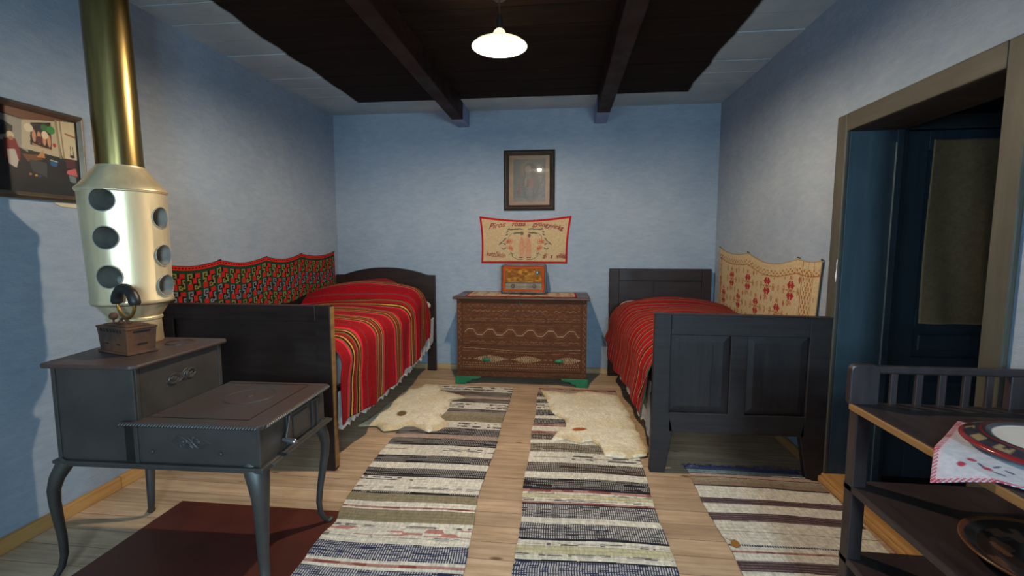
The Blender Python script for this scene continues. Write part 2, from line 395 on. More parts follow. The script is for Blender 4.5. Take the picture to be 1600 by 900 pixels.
# wall behind the camera with two windows
b = MB(); wins = [(-1.70, -.80), (.10, 1.00)]; wz0, wz1 = .90, 2.0
b.box(XL-.1, wins[0][0], YF-.15, YF, -.05, ZC+.05); b.box(wins[0][1], wins[1][0], YF-.15, YF, -.05, ZC+.05); b.box(wins[1][1], XR+.1, YF-.15, YF, -.05, ZC+.05)
for x0, x1 in wins: b.box(x0, x1, YF-.15, YF, -.05, wz0); b.box(x0, x1, YF-.15, YF, wz1, ZC+.05)
st('wall_front', b, M['wall'])
for i, (x0, x1) in enumerate(wins):
    wd = props(MB().box(x0, x1, YF-.075, YF-.070, wz0, wz1).build('window_%d' % (i+1), M['glass']), kind='structure')
    f = MB(); 
    for a0, a1, c0, c1 in ((x0, x0+.05, wz0, wz1), (x1-.05, x1, wz0, wz1), (x0, x1, wz0, wz0+.05), (x0, x1, wz1-.05, wz1), ((x0+x1)/2-.02, (x0+x1)/2+.02, wz0, wz1), (x0, x1, 1.62, 1.65)):
        f.box(a0, a1, YF-.10, YF-.05, c0, c1)
    f.build('window_frame', M['bluedoor'], wd)
# ceiling boards run across the room, one mesh
b = MB(); y = YF-.1
while y < YB+.05:
    y1 = min(y+.2295, YB+.1); b.box(XL-.1, XR+.1, y+.002, y1-.002, ZC+random.uniform(0, .004), ZC+.05); y = y1
b.box(XL-.1, XR+.1, YF-.1, YB+.1, ZC+.03, ZC+.06)
st('ceiling', b, M['ceil'], bevel=.003, seg=1)
for k, (x0, x1, yd) in enumerate(((-1.045, -.935, 4.335), (.285, .40, 4.255))):
    o = st('ceiling_beam', MB().box(x0, x1, YF, yd, 2.45, ZC+.01), M['beam'], bevel=.008)
    props(o, ['dark smoke-stained ceiling beam left of the hanging lamp', 'dark smoke-stained ceiling beam right of the hanging lamp'][k], 'beam')
    MB().box(x0-.001, x1+.001, yd, YB+.01, 2.449, ZC+.01).build('painted_beam_end', M['beamblue'], o, bevel=.008, label='blue limewashed beam end')
# skirting
st('baseboard_left', MB().box(XL, XL+.028, YF, 2.1, 0, .065).box(XL, XL+.024, 2.103, YB, 0, .07), M['pine'], bevel=.005)
st('baseboard_back', MB().box(XL+.03, XR, YB-.022, YB, 0, .055), M['pinex'], bevel=.005)
st('baseboard_right', MB().box(XR-.022, XR, OY1+.09, YB-.03, 0, .055).box(XR-.022, XR, YF, OY0-.08, 0, .055), M['pine'], bevel=.005)
# doorway lining and architrave
tr1 = st('trim_1', MB().box(XR-.022, XR, OY1-.015, OY1+.07, 0, OZ+.075), M['trim'], bevel=.006)
st('trim_2', MB().box(XR-.022, XR, OY0-.07, OY0+.015, 0, OZ+.075), M['trim'], bevel=.006)
M['trimy'] = wood('grey brown painted trim lintel', (78, 74, 62), (62, 58, 49), 'y', .6, bstr=.15)
st('trim_3', MB().box(XR-.0225, XR, OY0+.0151, OY1-.0151, OZ-.015, OZ+.075), M['trimy'], bevel=.006)
st('trim_4', MB().box(XR, XR+.25, OY1-.013, OY1, 0, OZ).box(XR+.215, XR+.25, OY1-.024, OY1-.013, 0, OZ), M['bluedoor'], bevel=.003)
st('trim_5', MB().box(XR, XR+.25, OY0, OY0+.013, 0, OZ), M['bluedoor'], bevel=.003)
M['soffit'] = wood('brown lintel board', (70, 58, 48), (52, 43, 36), 'y', .6)
st('trim_6', MB().box(XR, XR+.25, OY0+.0131, OY1-.0131, OZ-.014, OZ), M['soffit'], bevel=.003)
st('trim_7', MB().box(XR-.03, XR+.12, OY0-.03, OY1+.02, .002, .05).box(XR-.045, XR-.03, OY0-.03, OY1+.02, .002, .035), M['pine'], bevel=.008)
MB().prism([(2.586, 1.22), (2.594, 1.20), (2.590, 1.17), (2.600, 1.13), (2.590, 1.10), (2.586, 1.14)], XR-.0235, XR-.0221, 'x').build('paint_chip', M['white'], tr1)
# small hall beyond the doorway
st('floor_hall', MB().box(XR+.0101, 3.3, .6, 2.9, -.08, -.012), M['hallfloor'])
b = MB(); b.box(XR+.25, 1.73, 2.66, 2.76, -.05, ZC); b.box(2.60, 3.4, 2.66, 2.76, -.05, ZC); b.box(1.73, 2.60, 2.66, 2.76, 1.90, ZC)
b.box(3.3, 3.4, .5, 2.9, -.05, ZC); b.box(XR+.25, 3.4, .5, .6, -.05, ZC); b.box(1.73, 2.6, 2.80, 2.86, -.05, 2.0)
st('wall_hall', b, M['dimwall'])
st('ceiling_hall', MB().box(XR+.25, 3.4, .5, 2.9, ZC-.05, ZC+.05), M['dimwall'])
# panelled door of the hall
DX0, DX1, DY = 1.745, 2.585, 2.645
d = props(MB().box(DX0, DX1, DY, DY+.02, .03, 1.875).build('door_1', M['bluedoor'], bevel=.002), kind='structure')
f = MB()
for a0, a1, c0, c1 in ((DX0, DX0+.105, .03, 1.875), (DX1-.105, DX1, .03, 1.875), (DX0+.105, DX1-.105, 1.775, 1.875), (DX0+.105, DX1-.105, .855, .96), (DX0+.105, DX1-.105, .60, .70), (DX0+.105, DX1-.105, .03, .22)):
    f.box(a0, a1, DY-.018, DY+.001, c0, c1)
f.build('door_frame', M['bluedoor'], d, bevel=.004)
f = MB()
for c0, c1 in ((.735, .82), (.25, .57)):
    for a0, a1 in ((DX0+.135, DX1-.135),): f.prism([(a0, c0), (a1, c0), (a1, c1), (a0, c1)], DY-.01, DY+.001)
f.build('door_panel', M['bluedoor'], d, bevel=.008, seg=1)
st('trim_8', MB().box(XR+.2501, DX0-.004, 2.612, 2.66, 0, 1.95).box(DX1+.004, DX1+.05, 2.612, 2.66, 0, 1.95).box(DX0-.004, DX1+.004, 2.612, 2.66, 1.88, 1.95), M['bluedoor'], bevel=.004)
# cloth over the glazed part of the door
def cpos(u, v):
    x = 1.853+u*.62-.012*(1-v)*0; z = .885+v*.94; y = 2.606-.012*np.sin(u*16+v*2.5)*(.3+.7*(1-v))-.010*np.sin(u*7-v*3)
    return x-.004*np.sin(v*5), np.minimum(y, 2.622), z+.012*u*0
o = sheet('door_curtain', cpos, lambda u, v, x, y, z: Paint(len(u), (158, 132, 96)).mul(.94+.1*vn(u*30, v*50)).put((u < .012) | (v < .012), (186, 160, 118)).c, 60, 80, M['textile'], thick=.003)
props(o, 'plain brown linen curtain hanging over the blue panelled door in the hall', 'curtain')

# ------------------------------------------------------------------ lamp
lx, ly, lz = LAMP_POS
t = thing('pendant_lamp', 'lit shallow white pendant lamp hanging from the dark ceiling', 'lamp', (lx, ly, lz))
R_ = .147
prof = [(R_, 0), (R_-.003, .005), (R_*.9, .014), (R_*.72, .026), (R_*.5, .038), (R_*.32, .050), (.036, .060), (.030, .078), (.020, .088)]
inn = [(r-.004 if r > .03 else r-.003, z-.003) for r, z in prof[1:]][::-1] + [(R_-.004, 0)]
MB().lathe(prof+inn+[(R_, 0)], 64).build('lamp_shade', M['white_enamel'], t, smooth=50)
MB().lathe([(.001, .16), (.014, .155), (.018, .13), (.018, .084), (.001, .084)], 24).build('socket', M['black'], t, smooth=40)
MB().ball((0, 0, .023), .028, sz=1.0).build('bulb', M['bulb'], t, smooth=True)
MB().tube([(0, 0, .155), (0, 0, ZC-lz)], .004, 8).build('cable', M['flex'], t)
MB().lathe([(.001, ZC-lz-.03), (.03, ZC-lz-.03), (.042, ZC-lz-.012), (.042, ZC-lz)], 24).build('ceiling_rose', M['black'], t, smooth=40)

# ------------------------------------------------------------------ stove
t = thing('cooking_stove', 'grey cast iron cooking stove with raised rear box and curved legs', 'stove', (-1.47, 1.70, 0), math.radians(1.6))
S = t
# local: low part x -.13..+.405 ; tall part x -.40..-.075 ; y -.235..+.235
b = MB(); b.box(-.13, .395, -.235, .235, .50, .645); b.prism([(-.395, -.235), (-.07, -.235), (-.07, .205), (-.475, .205)], .50, .852, 'z')
b.build('body', M['iron'], S, bevel=.006)
b = MB(); b.prism([(-.41, -.25), (.41, -.25), (.41, .25), (-.49, .25)], .488, .502, 'z').prism([(-.40, -.243), (.405, -.243), (.405, .243), (-.48, .243)], .478, .488, 'z'); b.build('base_frame', M['iron'], S, bevel=.004)
MB().prism([(-.125, -.255), (.40, -.255), (.418, -.235), (.418, .235), (.40, .255), (-.065, .255), (-.065, -.20), (-.125, -.22)], .645, .660, 'z').build('low_top_plate', M['irontop'], S, bevel=.004)
def circ(cx, cy, r, z, n=40): return [(cx+r*math.cos(2*PI*i/n), cy+r*math.sin(2*PI*i/n), z) for i in range(n+1)]
MB().tube(circ(.165, .055, .098, .6605), .0022, 6, False).lathe([(.001, .662), (.094, .662), (.096, .660)], 40, c=(.165, .055, 0)).build('burner_ring', M['irontop'], S, smooth=40)
MB().lathe([(.001, .6655), (.014, .6655), (.016, .662)], 20, c=(.165, .055, 0)).build('burner_boss', M['irontop'], S)
MB().box(-.05, .33, -.20, -.1975, .6595, .6615).box(.33, .3325, -.20, .225, .6595, .6615).box(-.05, .33, .2225, .225, .6595, .6615).build('plate_groove', M['black'], S)
# rope-twist bead around the low plate
b = MB()
path = [(-.125, -.255), (.40, -.255), (.418, -.235), (.418, .235), (.40, .255)]
for i in range(len(path)-1):
    p0 = Vector((*path[i], .651)); p1 = Vector((*path[i+1], .651)); L_ = (p1-p0).length; n = max(2, int(L_/.011)); dr = (p1-p0).normalized()
    for k in range(n):
        c = p0+dr*((k+.5)*L_/n); out = Vector((dr.y, -dr.x, 0))
        b.tube([c-dr*.006-Vector((0, 0, .006))+out*.001, c+out*.004, c+dr*.006+Vector((0, 0, .006))+out*.001], [.002, .0042, .002], 6)
b.build('rope_edge', M['iron'], S, smooth=True)
MB().prism([(-.425, -.245), (-.405, -.262), (-.062, -.262), (-.045, -.245), (-.045, .215), (-.065, .235), (-.49, .235), (-.505, .21)], .852, .868, 'z').build('high_top_plate', M['irontop'], S, bevel=.006)
MB().lathe([(.055, .868), (.055, .871), (.050, .871)], 32, c=(-.20, .13, 0)).build('flue_cover', M['irontop'], S)
for bx in ((-.393, -.377, -.240, -.232, .50, .852), (-.086, -.070, -.240, -.232, .50, .852), (-.073, -.066, -.232, -.216, .66, .852), (-.073, -.066, .185, .203, .66, .852), (.385, .398, -.240, -.225, .502, .645)):
    MB().box(*bx).build('corner_bead', M['iron'], S, bevel=.002)
def scroll(b, c, sx, sz, plane, seed):
    r = random.Random(seed)
    for side in (-1, 1):
        for k in range(7):
            a0 = r.uniform(-.6, .6); L_ = r.uniform(.5, 1.0); pts = []
            for i in range(9):
                q = i/8; u = side*(q*L_)*sx; w_ = (math.sin(a0+q*3.4*(1 if k % 2 else -1))*.5-math.sin(a0)*.5)*sz*(1.3-q)
                u -= side*sx*.12*math.sin(q*5+k)
                pts.append((c[0]+u, c[1], c[2]+w_) if plane == 'y' else (c[0], c[1]+u, c[2]+w_))
            b.tube(pts, [.0035*(1-.75*i/8) for i in range(9)], 6)
        cc = (c[0]+side*sx*.35, c[1], c[2]) if plane == 'y' else (c[0], c[1]+side*sx*.35, c[2])
        b.ball(cc, .009, sy=.4 if plane == 'y' else 1, sx=1 if plane == 'y' else .4, n=6)
b = MB(); scroll(b, (.13, -.2355, .585), .085, .042, 'y', 3); b.build('front_ornament', M['iron'], S, smooth=True)
b = MB(); scroll(b, (-.069, -.02, .765), .085, .040, 'x', 5)
for s_ in (-1, 1): b.tube([(-.068, -.02+s_*(.045+.022*math.cos(a)), .765+.018*math.sin(a)) for a in np.linspace(0, 2*PI, 20)], .0045, 6)
b.build('side_ornament', M['iron'], S, smooth=True)
for x in (-.02, .245): MB().ball((x, -.237, .545), .008, sy=.5, n=6).build('bolt', M['iron'], S, smooth=True)
# fire door on the short right side
b = MB(); b.box(.395, .402, -.075, .17, .512, .630); fd = b.build('fire_door', M['iron'], S, bevel=.003)
MB().box(.402, .406, -.035, .075, .53, .615).box(.402, .410, .105, .112, .515, .628).box(.402, .410, .145, .152, .515, .628).box(.402, .412, .10, .157, .622, .632).build('door_moulding', M['iron'], fd, bevel=.0015)
MB().prism([(-.10, .545), (-.085, .525), (-.065, .53), (-.055, .60), (-.065, .63), (-.075, .60)], .402, .410, 'x').build('latch', M['iron'], fd, bevel=.002)
MB().tube([(.40, -.105, .548), (.425, -.105, .545), (.445, -.107, .543)], [.006, .0105, .011], 14).ball((.447, -.107, .543), .011, n=8).build('knob', M['steel'], fd, smooth=45)
MB().box(.400, .425, -.20, .25, .490, .500).build('ash_ledge', M['iron'], S, bevel=.003)
def leg(sx, sy, cx, cy, dx=0.0, k=1.0):
    pr = [(.500, .0, .034), (.470, .014, .034), (.430, .028, .0295), (.385, .034, .025), (.33, .030, .022), (.26, .020, .0195), (.18, .008, .0175), (.11, .002, .016), (.06, .006, .0145), (.030, .018, .0135), (.014, .030, .013), (.005, .040, .012)]
    pts = []; rad = []
    for z, o_, r in pr:
        q = o_*1.15; pts.append((cx+sx*q*.72+dx*(.5-z)/.5, cy+sy*q*.72, z)); rad.append(r*k)
    b = MB(); b.tube(pts, rad, 16, True, .8)
    b.ball((pts[-1][0], pts[-1][1], .011), .018, sz=.6, n=8)
    b.build('leg', M['iron'], S, smooth=60)
leg(-1, -1, -.375, -.215, -.075); leg(1, -1, .350, -.200, .015, 1.25); leg(-1, 1, -.450, .205, -.02); leg(1, 1, .365, .205)

# stove pipe with heat drum
PX, PY = -1.885, 1.83
t = thing('stovepipe', 'tall metal stovepipe with perforated heat drum rising from the stove', 'stovepipe', (PX, PY, .868))
def lean(z): return -.035*(z-.868)/1.7
def lathe_lean(prof, n=64):
    b = MB(); b.lathe([(r, z-.868) for r, z in prof], n)
    b.v = [(x+lean(z+.868), y, z) for x, y, z in b.v]; return b
lathe_lean([(.094, .868), (.096, .872), (.094, .965), (.100, .97), (.100, .978), (.096, .983), (.140, 1.052), (.143, 1.056)]).build('base_collar', M['alu'], t, smooth=35)
b = lathe_lean([(.156, 1.52), (.160, 1.526), (.158, 1.532), (.142, 1.55), (.096, 1.612), (.088, 1.622), (.086, 1.63)]); b.build('top_cone', M['alu'], t, smooth=35)
lathe_lean([(.082, 1.62), (.082, 2.2), (.080, 2.60)]).build('flue_pipe', M['pipe'], t, smooth=35)
dr = lathe_lean([(.142, 1.04), (.147, 1.050), (.147, 1.060), (.144, 1.066), (.153, 1.515), (.157, 1.52), (.157, 1.53), (.150, 1.535), (.150, 1.53), (.140, 1.07), (.138, 1.05), (.142, 1.04)], 96)
drum = dr.build('heat_drum', M['alu'], t, smooth=30)
TR = .046; cut = MB(); tubes = []
for ang, zs in ((math.radians(-72), (1.478, 1.325, 1.165)), (math.radians(9), (1.412, 1.250, 1.118))):
    for z in zs:
        d_ = Vector((math.cos(ang), math.sin(ang), 0)); c = Vector((lean(z), 0, z-.868))
        tubes.append((c, d_))
        cut.tube([c-d_*.3, c+d_*.3], TR, 32)
if True:
    co = cut.build('cutter', None, t)
    bo = drum.modifiers.new('holes', 'BOOLEAN'); bo.object = co; bo.operation = 'DIFFERENCE'; bo.solver = 'EXACT'
    dg = bpy.context.evaluated_depsgraph_get(); nm = bpy.data.meshes.new_from_object(drum.evaluated_get(dg))
    drum.modifiers.clear(); old = drum.data; drum.data = nm
    bpy.data.objects.remove(co, do_unlink=True)
    if not nm.materials: nm.materials.append(M['alu'])
for c, d_ in tubes:
    b = MB(); b.tube([c-d_*.148, c+d_*.148], TR-.0005, 32, False); b.tube([c-d_*.146, c+d_*.146], TR-.003, 32, False)
    for s_ in (-1, 1):
        side = d_.cross(Vector((0, 0, 1))); e = []
        for k in range(33):
            a = 2*PI*k/32; yy = math.cos(a)*(TR+.001); zz_ = math.sin(a)*(TR+.001); e.append(c+side*yy+Vector((0, 0, zz_))+d_*s_*(math.sqrt(.1525**2-yy*yy)))
        b.tube(e, .0022, 6, False)
    b.build('air_tube', M['tubein'], t, smooth=40)

# charcoal iron on the stove
t = thing('charcoal_iron', 'rusty old charcoal iron with curved handle standing on the stove', 'iron', (-1.745, 1.650, .8695), math.radians(-17))
out = [(.100, -.052), (.100, .052), (-.05, .052), (-.100, .03), (-.108, -.01), (-.098, -.050)]
def scale2(o_, k): return [(x*k, y*k) for x, y in o_]
b = MB(); n = len(out); lv = [(.0, 1.06), (.008, 1.06), (.009, .95), (.085, 1.02), (.098, 1.04)]
vs = []; fs = []
for z, k in lv: vs += [(x*k, y*k, z) for x, y in out]
for i in range(len(lv)-1):
    for j in range(n): fs.append((i*n+j, i*n+(j+1) % n, (i+1)*n+(j+1) % n, (i+1)*n+j))
fs += [tuple(range(n)), tuple(range((len(lv)-1)*n, len(lv)*n))]
b.add(vs, fs).build('body', M['rust'], t, bevel=.002)
MB().prism(scale2(out, 1.07), .098, .106, 'z').prism(scale2(out, .8), .106, .112, 'z').build('lid', M['rust'], t, bevel=.002)
b = MB()
for k in range(7): MB().prism([(-.075+k*.022, .086), (-.062+k*.022, .086), (-.0685+k*.022, .097)], -.0555, -.0525, 'y').build('vent', M['black'], t)
for bx in ((-.055, -.031, -.0525, -.050, .036, .040), (.03, .054, -.0530, -.0505, .036, .040), (.1000, .1035, -.03, .03, .085, .092), (.097, .0995, -.015, .02, .035, .041)): MB().box(*bx).build('vent', M['black'], t)
MB().tube([(-.03+.0*i, 0, .11+.02*i) for i in range(2)], .006, 8).tube([(-.045, 0, .112), (-.03, 0, .125), (-.012, 0, .133), (.01, 0, .125), (.03, 0, .112)], .0055, 8).build('handle_stand', M['rust'], t, smooth=40)
hc = Vector((.010, 0, .192)); rr = .057
MB().tube([hc+Vector((math.cos(a)*rr, 0, math.sin(a)*rr)) for a in np.linspace(math.radians(172), math.radians(368), 24)], .006, 10).build('handle_bracket', M['brass'], t, smooth=40)
pts = [hc+Vector((math.cos(a)*(rr+.004), 0, math.sin(a)*(rr+.004))) for a in np.linspace(math.radians(-2), math.radians(182), 24)]
MB().tube(pts, [.016]+[.0205]*22+[.016], 14).build('handle_grip', M['blackgrip'], t, smooth=40)
MB().tube([hc+Vector((-.062, 0, .002)), hc+Vector((-.078, 0, .014)), hc+Vector((-.088, 0, .012))], .003, 8).ball(hc+Vector((-.088, 0, .012)), .005, n=6).build('catch', M['blackgrip'], t, smooth=True)
MB().tube([(-.085, 0, .11), (-.085, 0, .125)], .004, 8).ball((-.085, 0, .136), .0155, n=10).build('lid_knob', M['rust'], t, smooth=True)

o = MB().box(-1.905, -.985, .95, 2.025, .0005, .004).build('floor_plate', M['redplate'], bevel=.001)
props(o, 'red brown sheet metal plate lying on the floor under the stove', 'floor plate')

# ------------------------------------------------------------------ left bed
BL = (-1.81, 3.5, 0)
t = thing('bed', 'dark brown bed with arched headboard along the left wall', 'bed', BL)
yf = 2.408
b = MB(); b.box(-2.325, -2.24, yf, yf+.05, 0, .955); b.box(-1.372, -1.286, yf, yf+.05, 0, .957)
b.box(-2.24, -1.372, yf, yf+.05, .868, .957); b.box(-2.24, -1.372, yf, yf+.05, .27, .38)
fb = b.build('footboard', M['dark'], t, world=True, bevel=.004)
MB().box(-2.25, -1.36, yf+.018, yf+.034, .36, .88).build('footboard_panel', M['dark'], t, world=True, bevel=.003)
MB().box(-1.2865, -1.2835, yf+.004, yf+.046, .02, .95).build('worn_edge', M['worn'], t, world=True, label='chipped pale edge of the footboard')
yh = 4.53; x0, x1 = -2.335, -1.288
arch = [(x0, .30), (x0, .985), (x0+.08, .985)]
for i in range(15):
    q = i/14; arch.append((x0+.10+q*(x1-x0-.20), .988+.072*math.sin(PI*q)**.8 if 0 < q < 1 else .988))
arch += [(x1-.08, .985), (x1, .985), (x1, .30)]
MB().prism(arch, yh, yh+.045).box(x0, x0+.075, yh, yh+.045, 0, .32).box(x1-.085, x1, yh, yh+.045, 0, .32).build('headboard', M['dark'], t, world=True, bevel=.004)
f = MB()
for a0, a1, c0, c1 in ((x0+.07, x1-.085, .875, .885), (x0+.07, x0+.08, .40, .88), (x1-.095, x1-.085, .40, .88)): f.box(a0, a1, yh-.006, yh+.002, c0, c1)
f.build('headboard_moulding', M['dark'], t, world=True, bevel=.002)
for sx_ in (-2.325, -1.335): MB().box(sx_, sx_+.03, yf+.05, yh, .30, .46).build('side_rail', M['dark'], t, world=True, bevel=.004)
MB().box(-2.29, -1.34, yf+.055, yh-.005, .42, .62).build('mattress', M['sheet'], t, world=True, bevel=.05, seg=4)

def pattern(unit, period, base):
    """unit: list of (start,end,colour) within period (m) -> f(t)->colours"""
    def fn(tt, seed=0):
        q = np.mod(tt, period); c = np.tile(np.array(base, float), (len(tt), 1))
        for a, b_, col in unit:
            m = np.clip((q-a)/.0012, 0, 1)*np.clip((b_-q)/.0012, 0, 1); c = c*(1-m[:, None])+np.array(col, float)*m[:, None]
        return c
    return fn
RED = (150, 6, 16); PINK = (224, 38, 66); YEL = (200, 150, 62); BLK = (26, 18, 20); OLI = (122, 92, 56); GRY = (104, 52, 62); DRD = (120, 10, 18)
unitL = [(.0, .008, GRY), (.030, .050, PINK), (.050, .066, OLI), (.066, .082, BLK), (.082, .096, YEL), (.096, .104, BLK), (.104, .126, (140, 24, 26)), (.126, .140, OLI), (.140, .156, BLK), (.156, .168, YEL), (.168, .176, BLK), (.176, .188, OLI), (.188, .208, PINK), (.262, .274, GRY), (.305, .310, DRD)]
patL = pattern(unitL, .36, RED)
def smooth(a, b_, x): q = np.clip((x-a)/(b_-a), 0, 1); return q*q*(3-2*q)

def blanket_path(u, v, y, xw, xs, ztop, zcrown, zhem, side, rc=.09):
    """u across: 0 at wall side .. 1 hem of the open side. xs: x of hanging side. side=+1 if the open side is at +x"""
    W = abs(xs-xw); s = u*(W+.0*v+(ztop-zhem)-.0)
    flat = W-rc; arcl = rc*PI/2
    tot = flat+arcl+np.maximum(ztop-zhem-rc, .02); s = u*tot
    a = np.clip((s-flat)/rc, 0, PI/2)
    x = np.where(s < flat, s, flat+rc*np.sin(a)); z = ztop-rc*(1-np.cos(a)) - np.maximum(s-flat-arcl, 0)
    xc = np.clip(x/W, 0, 1); z = z+zcrown*np.sin(PI*np.clip(xc, 0, 1))**.8*np.where(s < flat+arcl, 1, 0)
    return xw+side*x, z, s, tot
def LB_pos(u, v):
    y = yf+.06+v*(4.47-yf-.06)
    zt = .70+.055*smooth(0, .25, v)+.005*np.sin(v*9)+.10*smooth(.60, .74, v)*(1-.35*smooth(.86, 1, v))
    zh = .262-.03*smooth(0, .25, v)+.05*smooth(.3, .6, v)+.16*smooth(.62, 1, v)
    zt = zt+.018*(vn(u*5+1, v*9, 3)-.5)
    crown = .05+.05*smooth(.62, .8, v)
    xs = -1.258-.006*smooth(.55, 1, v)
    x, z, s, tot = blanket_path(u, v, y, -2.28, xs, zt, crown, zh, 1, .10)
    hang = smooth(.60, 1, u)
    x = x+hang*.012*np.sin(y*13+u*2)+hang*.006*np.sin(y*31)
    # head corner slumps down to the side rail
    slump = smooth(.80, 1, v)*smooth(.38, .62, u)*(1-smooth(.80, 1.0, u)); z = z-.10*slump
    z = z+.035*np.exp(-((v-.60-.05*u)/.018)**2)*(1-hang)*(.4+.6*u)-.02*np.exp(-((v-.645-.05*u)/.02)**2)*(1-hang)
    z = z+.010*np.sin(v*26+u*6)*smooth(.55, .75, v)*(1-hang)+.006*np.sin(v*40+3*u)*(1-hang)
    y = y+.02*np.sin(u*5)*smooth(.5, 1, v)-.015*hang*np.sin(v*3)-.030*smooth(.74, .84, u)*(1-smooth(0, .25, v))-.17*smooth(.42, .62, u)*smooth(.80, 1, v)
    return x, y, z
def LB_col(u, v, x, y, z):
    tt = v*2.05+.035*np.sin(u*4.5+.5)*1.0+.04*smooth(.6, 1, u)*(1-v)+.010*vn(u*14, v*12, 5)+.28
    c = patL(tt); k = .88+.2*vn(u*260, v*900, 2)*.7+.1*vn(u*6, v*8, 8)
    return c*k[:, None]
t2 = sheet('bed_blanket', LB_pos, LB_col, 150, 620, M['textile'], thick=.008)
props(t2, 'red wool blanket with yellow and black stripes on the left bed', 'blanket')
def lace(name, xs, y0, y1, ztop, zf, side, label, seed):
    def pos(u, v):
        y = y0+v*(y1-y0); zh = zf(v); sc_ = .022*np.abs(np.mod(v*(y1-y0)/.075, 1)-.5)*2
        z = ztop(v)-(u)*(ztop(v)-zh-sc_); x = xs(v)+side*(.008*np.sin(y*22+seed)*u**2+.005*np.sin(y*47)*u**2)
        return x, y, z
    def col(u, v, x, y, z):
        P_ = Paint(len(u), (222, 216, 212)); e = u > .86
        P_.put(e & (np.mod(v*(y1-y0), .025) < .006) & (u < .95), (150, 146, 148)); P_.mul(.95+.08*vn(u*20, v*90, seed)); return P_.c
    return sheet(name, pos, col, 26, 560, M['textile'], thick=.004)
o = lace('bed_sheet', lambda v: -1.296, yf+.085, 4.49, lambda v: .44+.12*smooth(.75, 1, v), lambda v: .195-.02*smooth(0, .3, v)+.07*smooth(.35, 1, v)+.05*smooth(.8, 1, v), 1, '', 1)
props(o, 'white lace edged sheet hanging below the blanket of the left bed', 'sheet')
b = MB().ball((0, 0, 0), 1, n=20)
def pillow(name, c, sx, sy, sz, label):
    def pos(u, v):
        a = u*2*PI; q = (v-.5)*PI
        cx = np.sign(np.cos(a))*np.abs(np.cos(a))**.55*np.cos(q)**.7; cy = np.sign(np.sin(a))*np.abs(np.sin(a))**.55*np.cos(q)**.7
        return c[0]+sx*cx, c[1]+sy*cy, c[2]+sz*np.sin(q)+.01*np.sin(cx*5)
    o = sheet(name, pos, lambda u, v, x, y, z: Paint(len(u), (222, 216, 208)).c, 64, 32, M['textile']); return props(o, label, 'pillow')
pillow('bed_pillow', (-1.675, 4.33, .70), .385, .17, .085, 'white pillow peeping out from under the left bed blanket')

# ------------------------------------------------------------------ right bed
BR = (.95, 3.5, 0)
t = thing('bed', 'black brown bed with two panelled footboard along the right wall', 'bed', BR)
yr = 2.593
b = MB()
b.prism([(.503, 0), (.588, 0), (.625, .25), (.600, .36), (.600, .915), (.512, .915)], yr, yr+.045)
b.prism([(1.430, 0), (1.345, 0), (1.300, .25), (1.320, .36), (1.320, .905), (1.432, .905)], yr, yr+.045)
b.prism([(.60, .798), (1.32, .798), (1.32, .906), (.60, .915)], yr, yr+.045)
b.box(.60, 1.32, yr, yr+.045, .245, .358); b.box(.918, 1.006, yr, yr+.045, .35, .80)
b.build('footboard', M['darkbed'], t, world=True, bevel=.004)
for a0, a1 in ((.60, .918), (1.006, 1.32)):
    z0, z1 = .358, .798; i = .038; y0 = yr+.022; y1 = yr+.010
    vs = [(a0, y0, z0), (a1, y0, z0), (a1, y0, z1), (a0, y0, z1), (a0+i, y1, z0+i), (a1-i, y1, z0+i), (a1-i, y1, z1-i), (a0+i, y1, z1-i)]
    vs += [(a0, yr+.035, z0), (a1, yr+.035, z0), (a1, yr+.035, z1), (a0, yr+.035, z1)]
    MB().add(vs, [(4, 5, 6, 7), (0, 1, 5, 4), (1, 2, 6, 5), (2, 3, 7, 6), (3, 0, 4, 7), (8, 11, 10, 9), (0, 8, 9, 1), (1, 9, 10, 2), (2, 10, 11, 3), (3, 11, 8, 0)]).build('footboard_panel', M['darkbedz'], t, world=True)
MB().prism([(.505, .910), (1.437, .902), (1.437, .910), (.505, .919)], yr-.004, yr+.050).build('top_rail_cap', M['darkbed'], t, world=True, bevel=.003)
MB().box(.820, .8225, yr+.0075, yr+.0105, .40, .60).box(.826, .8285, yr+.0075, yr+.0105, .60, .76).build('panel_crack', M['black'], t, world=True)
b = MB(); b.box(.450, .540, 4.53, 4.575, 0, 1.062); b.box(1.315, 1.400, 4.53, 4.575, 0, 1.062); b.box(.54, 1.315, 4.53, 4.575, .945, 1.062); b.box(.54, 1.315, 4.53, 4.575, .28, .40)
b.build('headboard', M['dark'], t, world=True, bevel=.004)
MB().box(.53, 1.33, 4.548, 4.565, .36, .96).box(.865, .875, 4.541, 4.549, .36, .96).build('headboard_panel', M['dark'], t, world=True, bevel=.002)
for sx_ in (.515, 1.395): MB().box(sx_, sx_+.028, yr+.045, 4.53, .29, .44).build('side_rail', M['dark'], t, world=True, bevel=.004)
MB().box(.55, 1.39, yr+.05, 4.525, .42, .62).build('mattress', M['sheet'], t, world=True, bevel=.05, seg=4)
PUR = (66, 26, 74); GRN = (52, 84, 58); TAN = (184, 150, 84)
unitR = [(.0, .008, TAN), (.013, .028, BLK), (.028, .035, GRN), (.074, .081, TAN), (.081, .097, PUR), (.138, .145, GRN), (.145, .152, TAN), (.152, .167, BLK), (.196, .202, (90, 8, 18))]
patR = pattern(unitR, .235, (150, 6, 18))
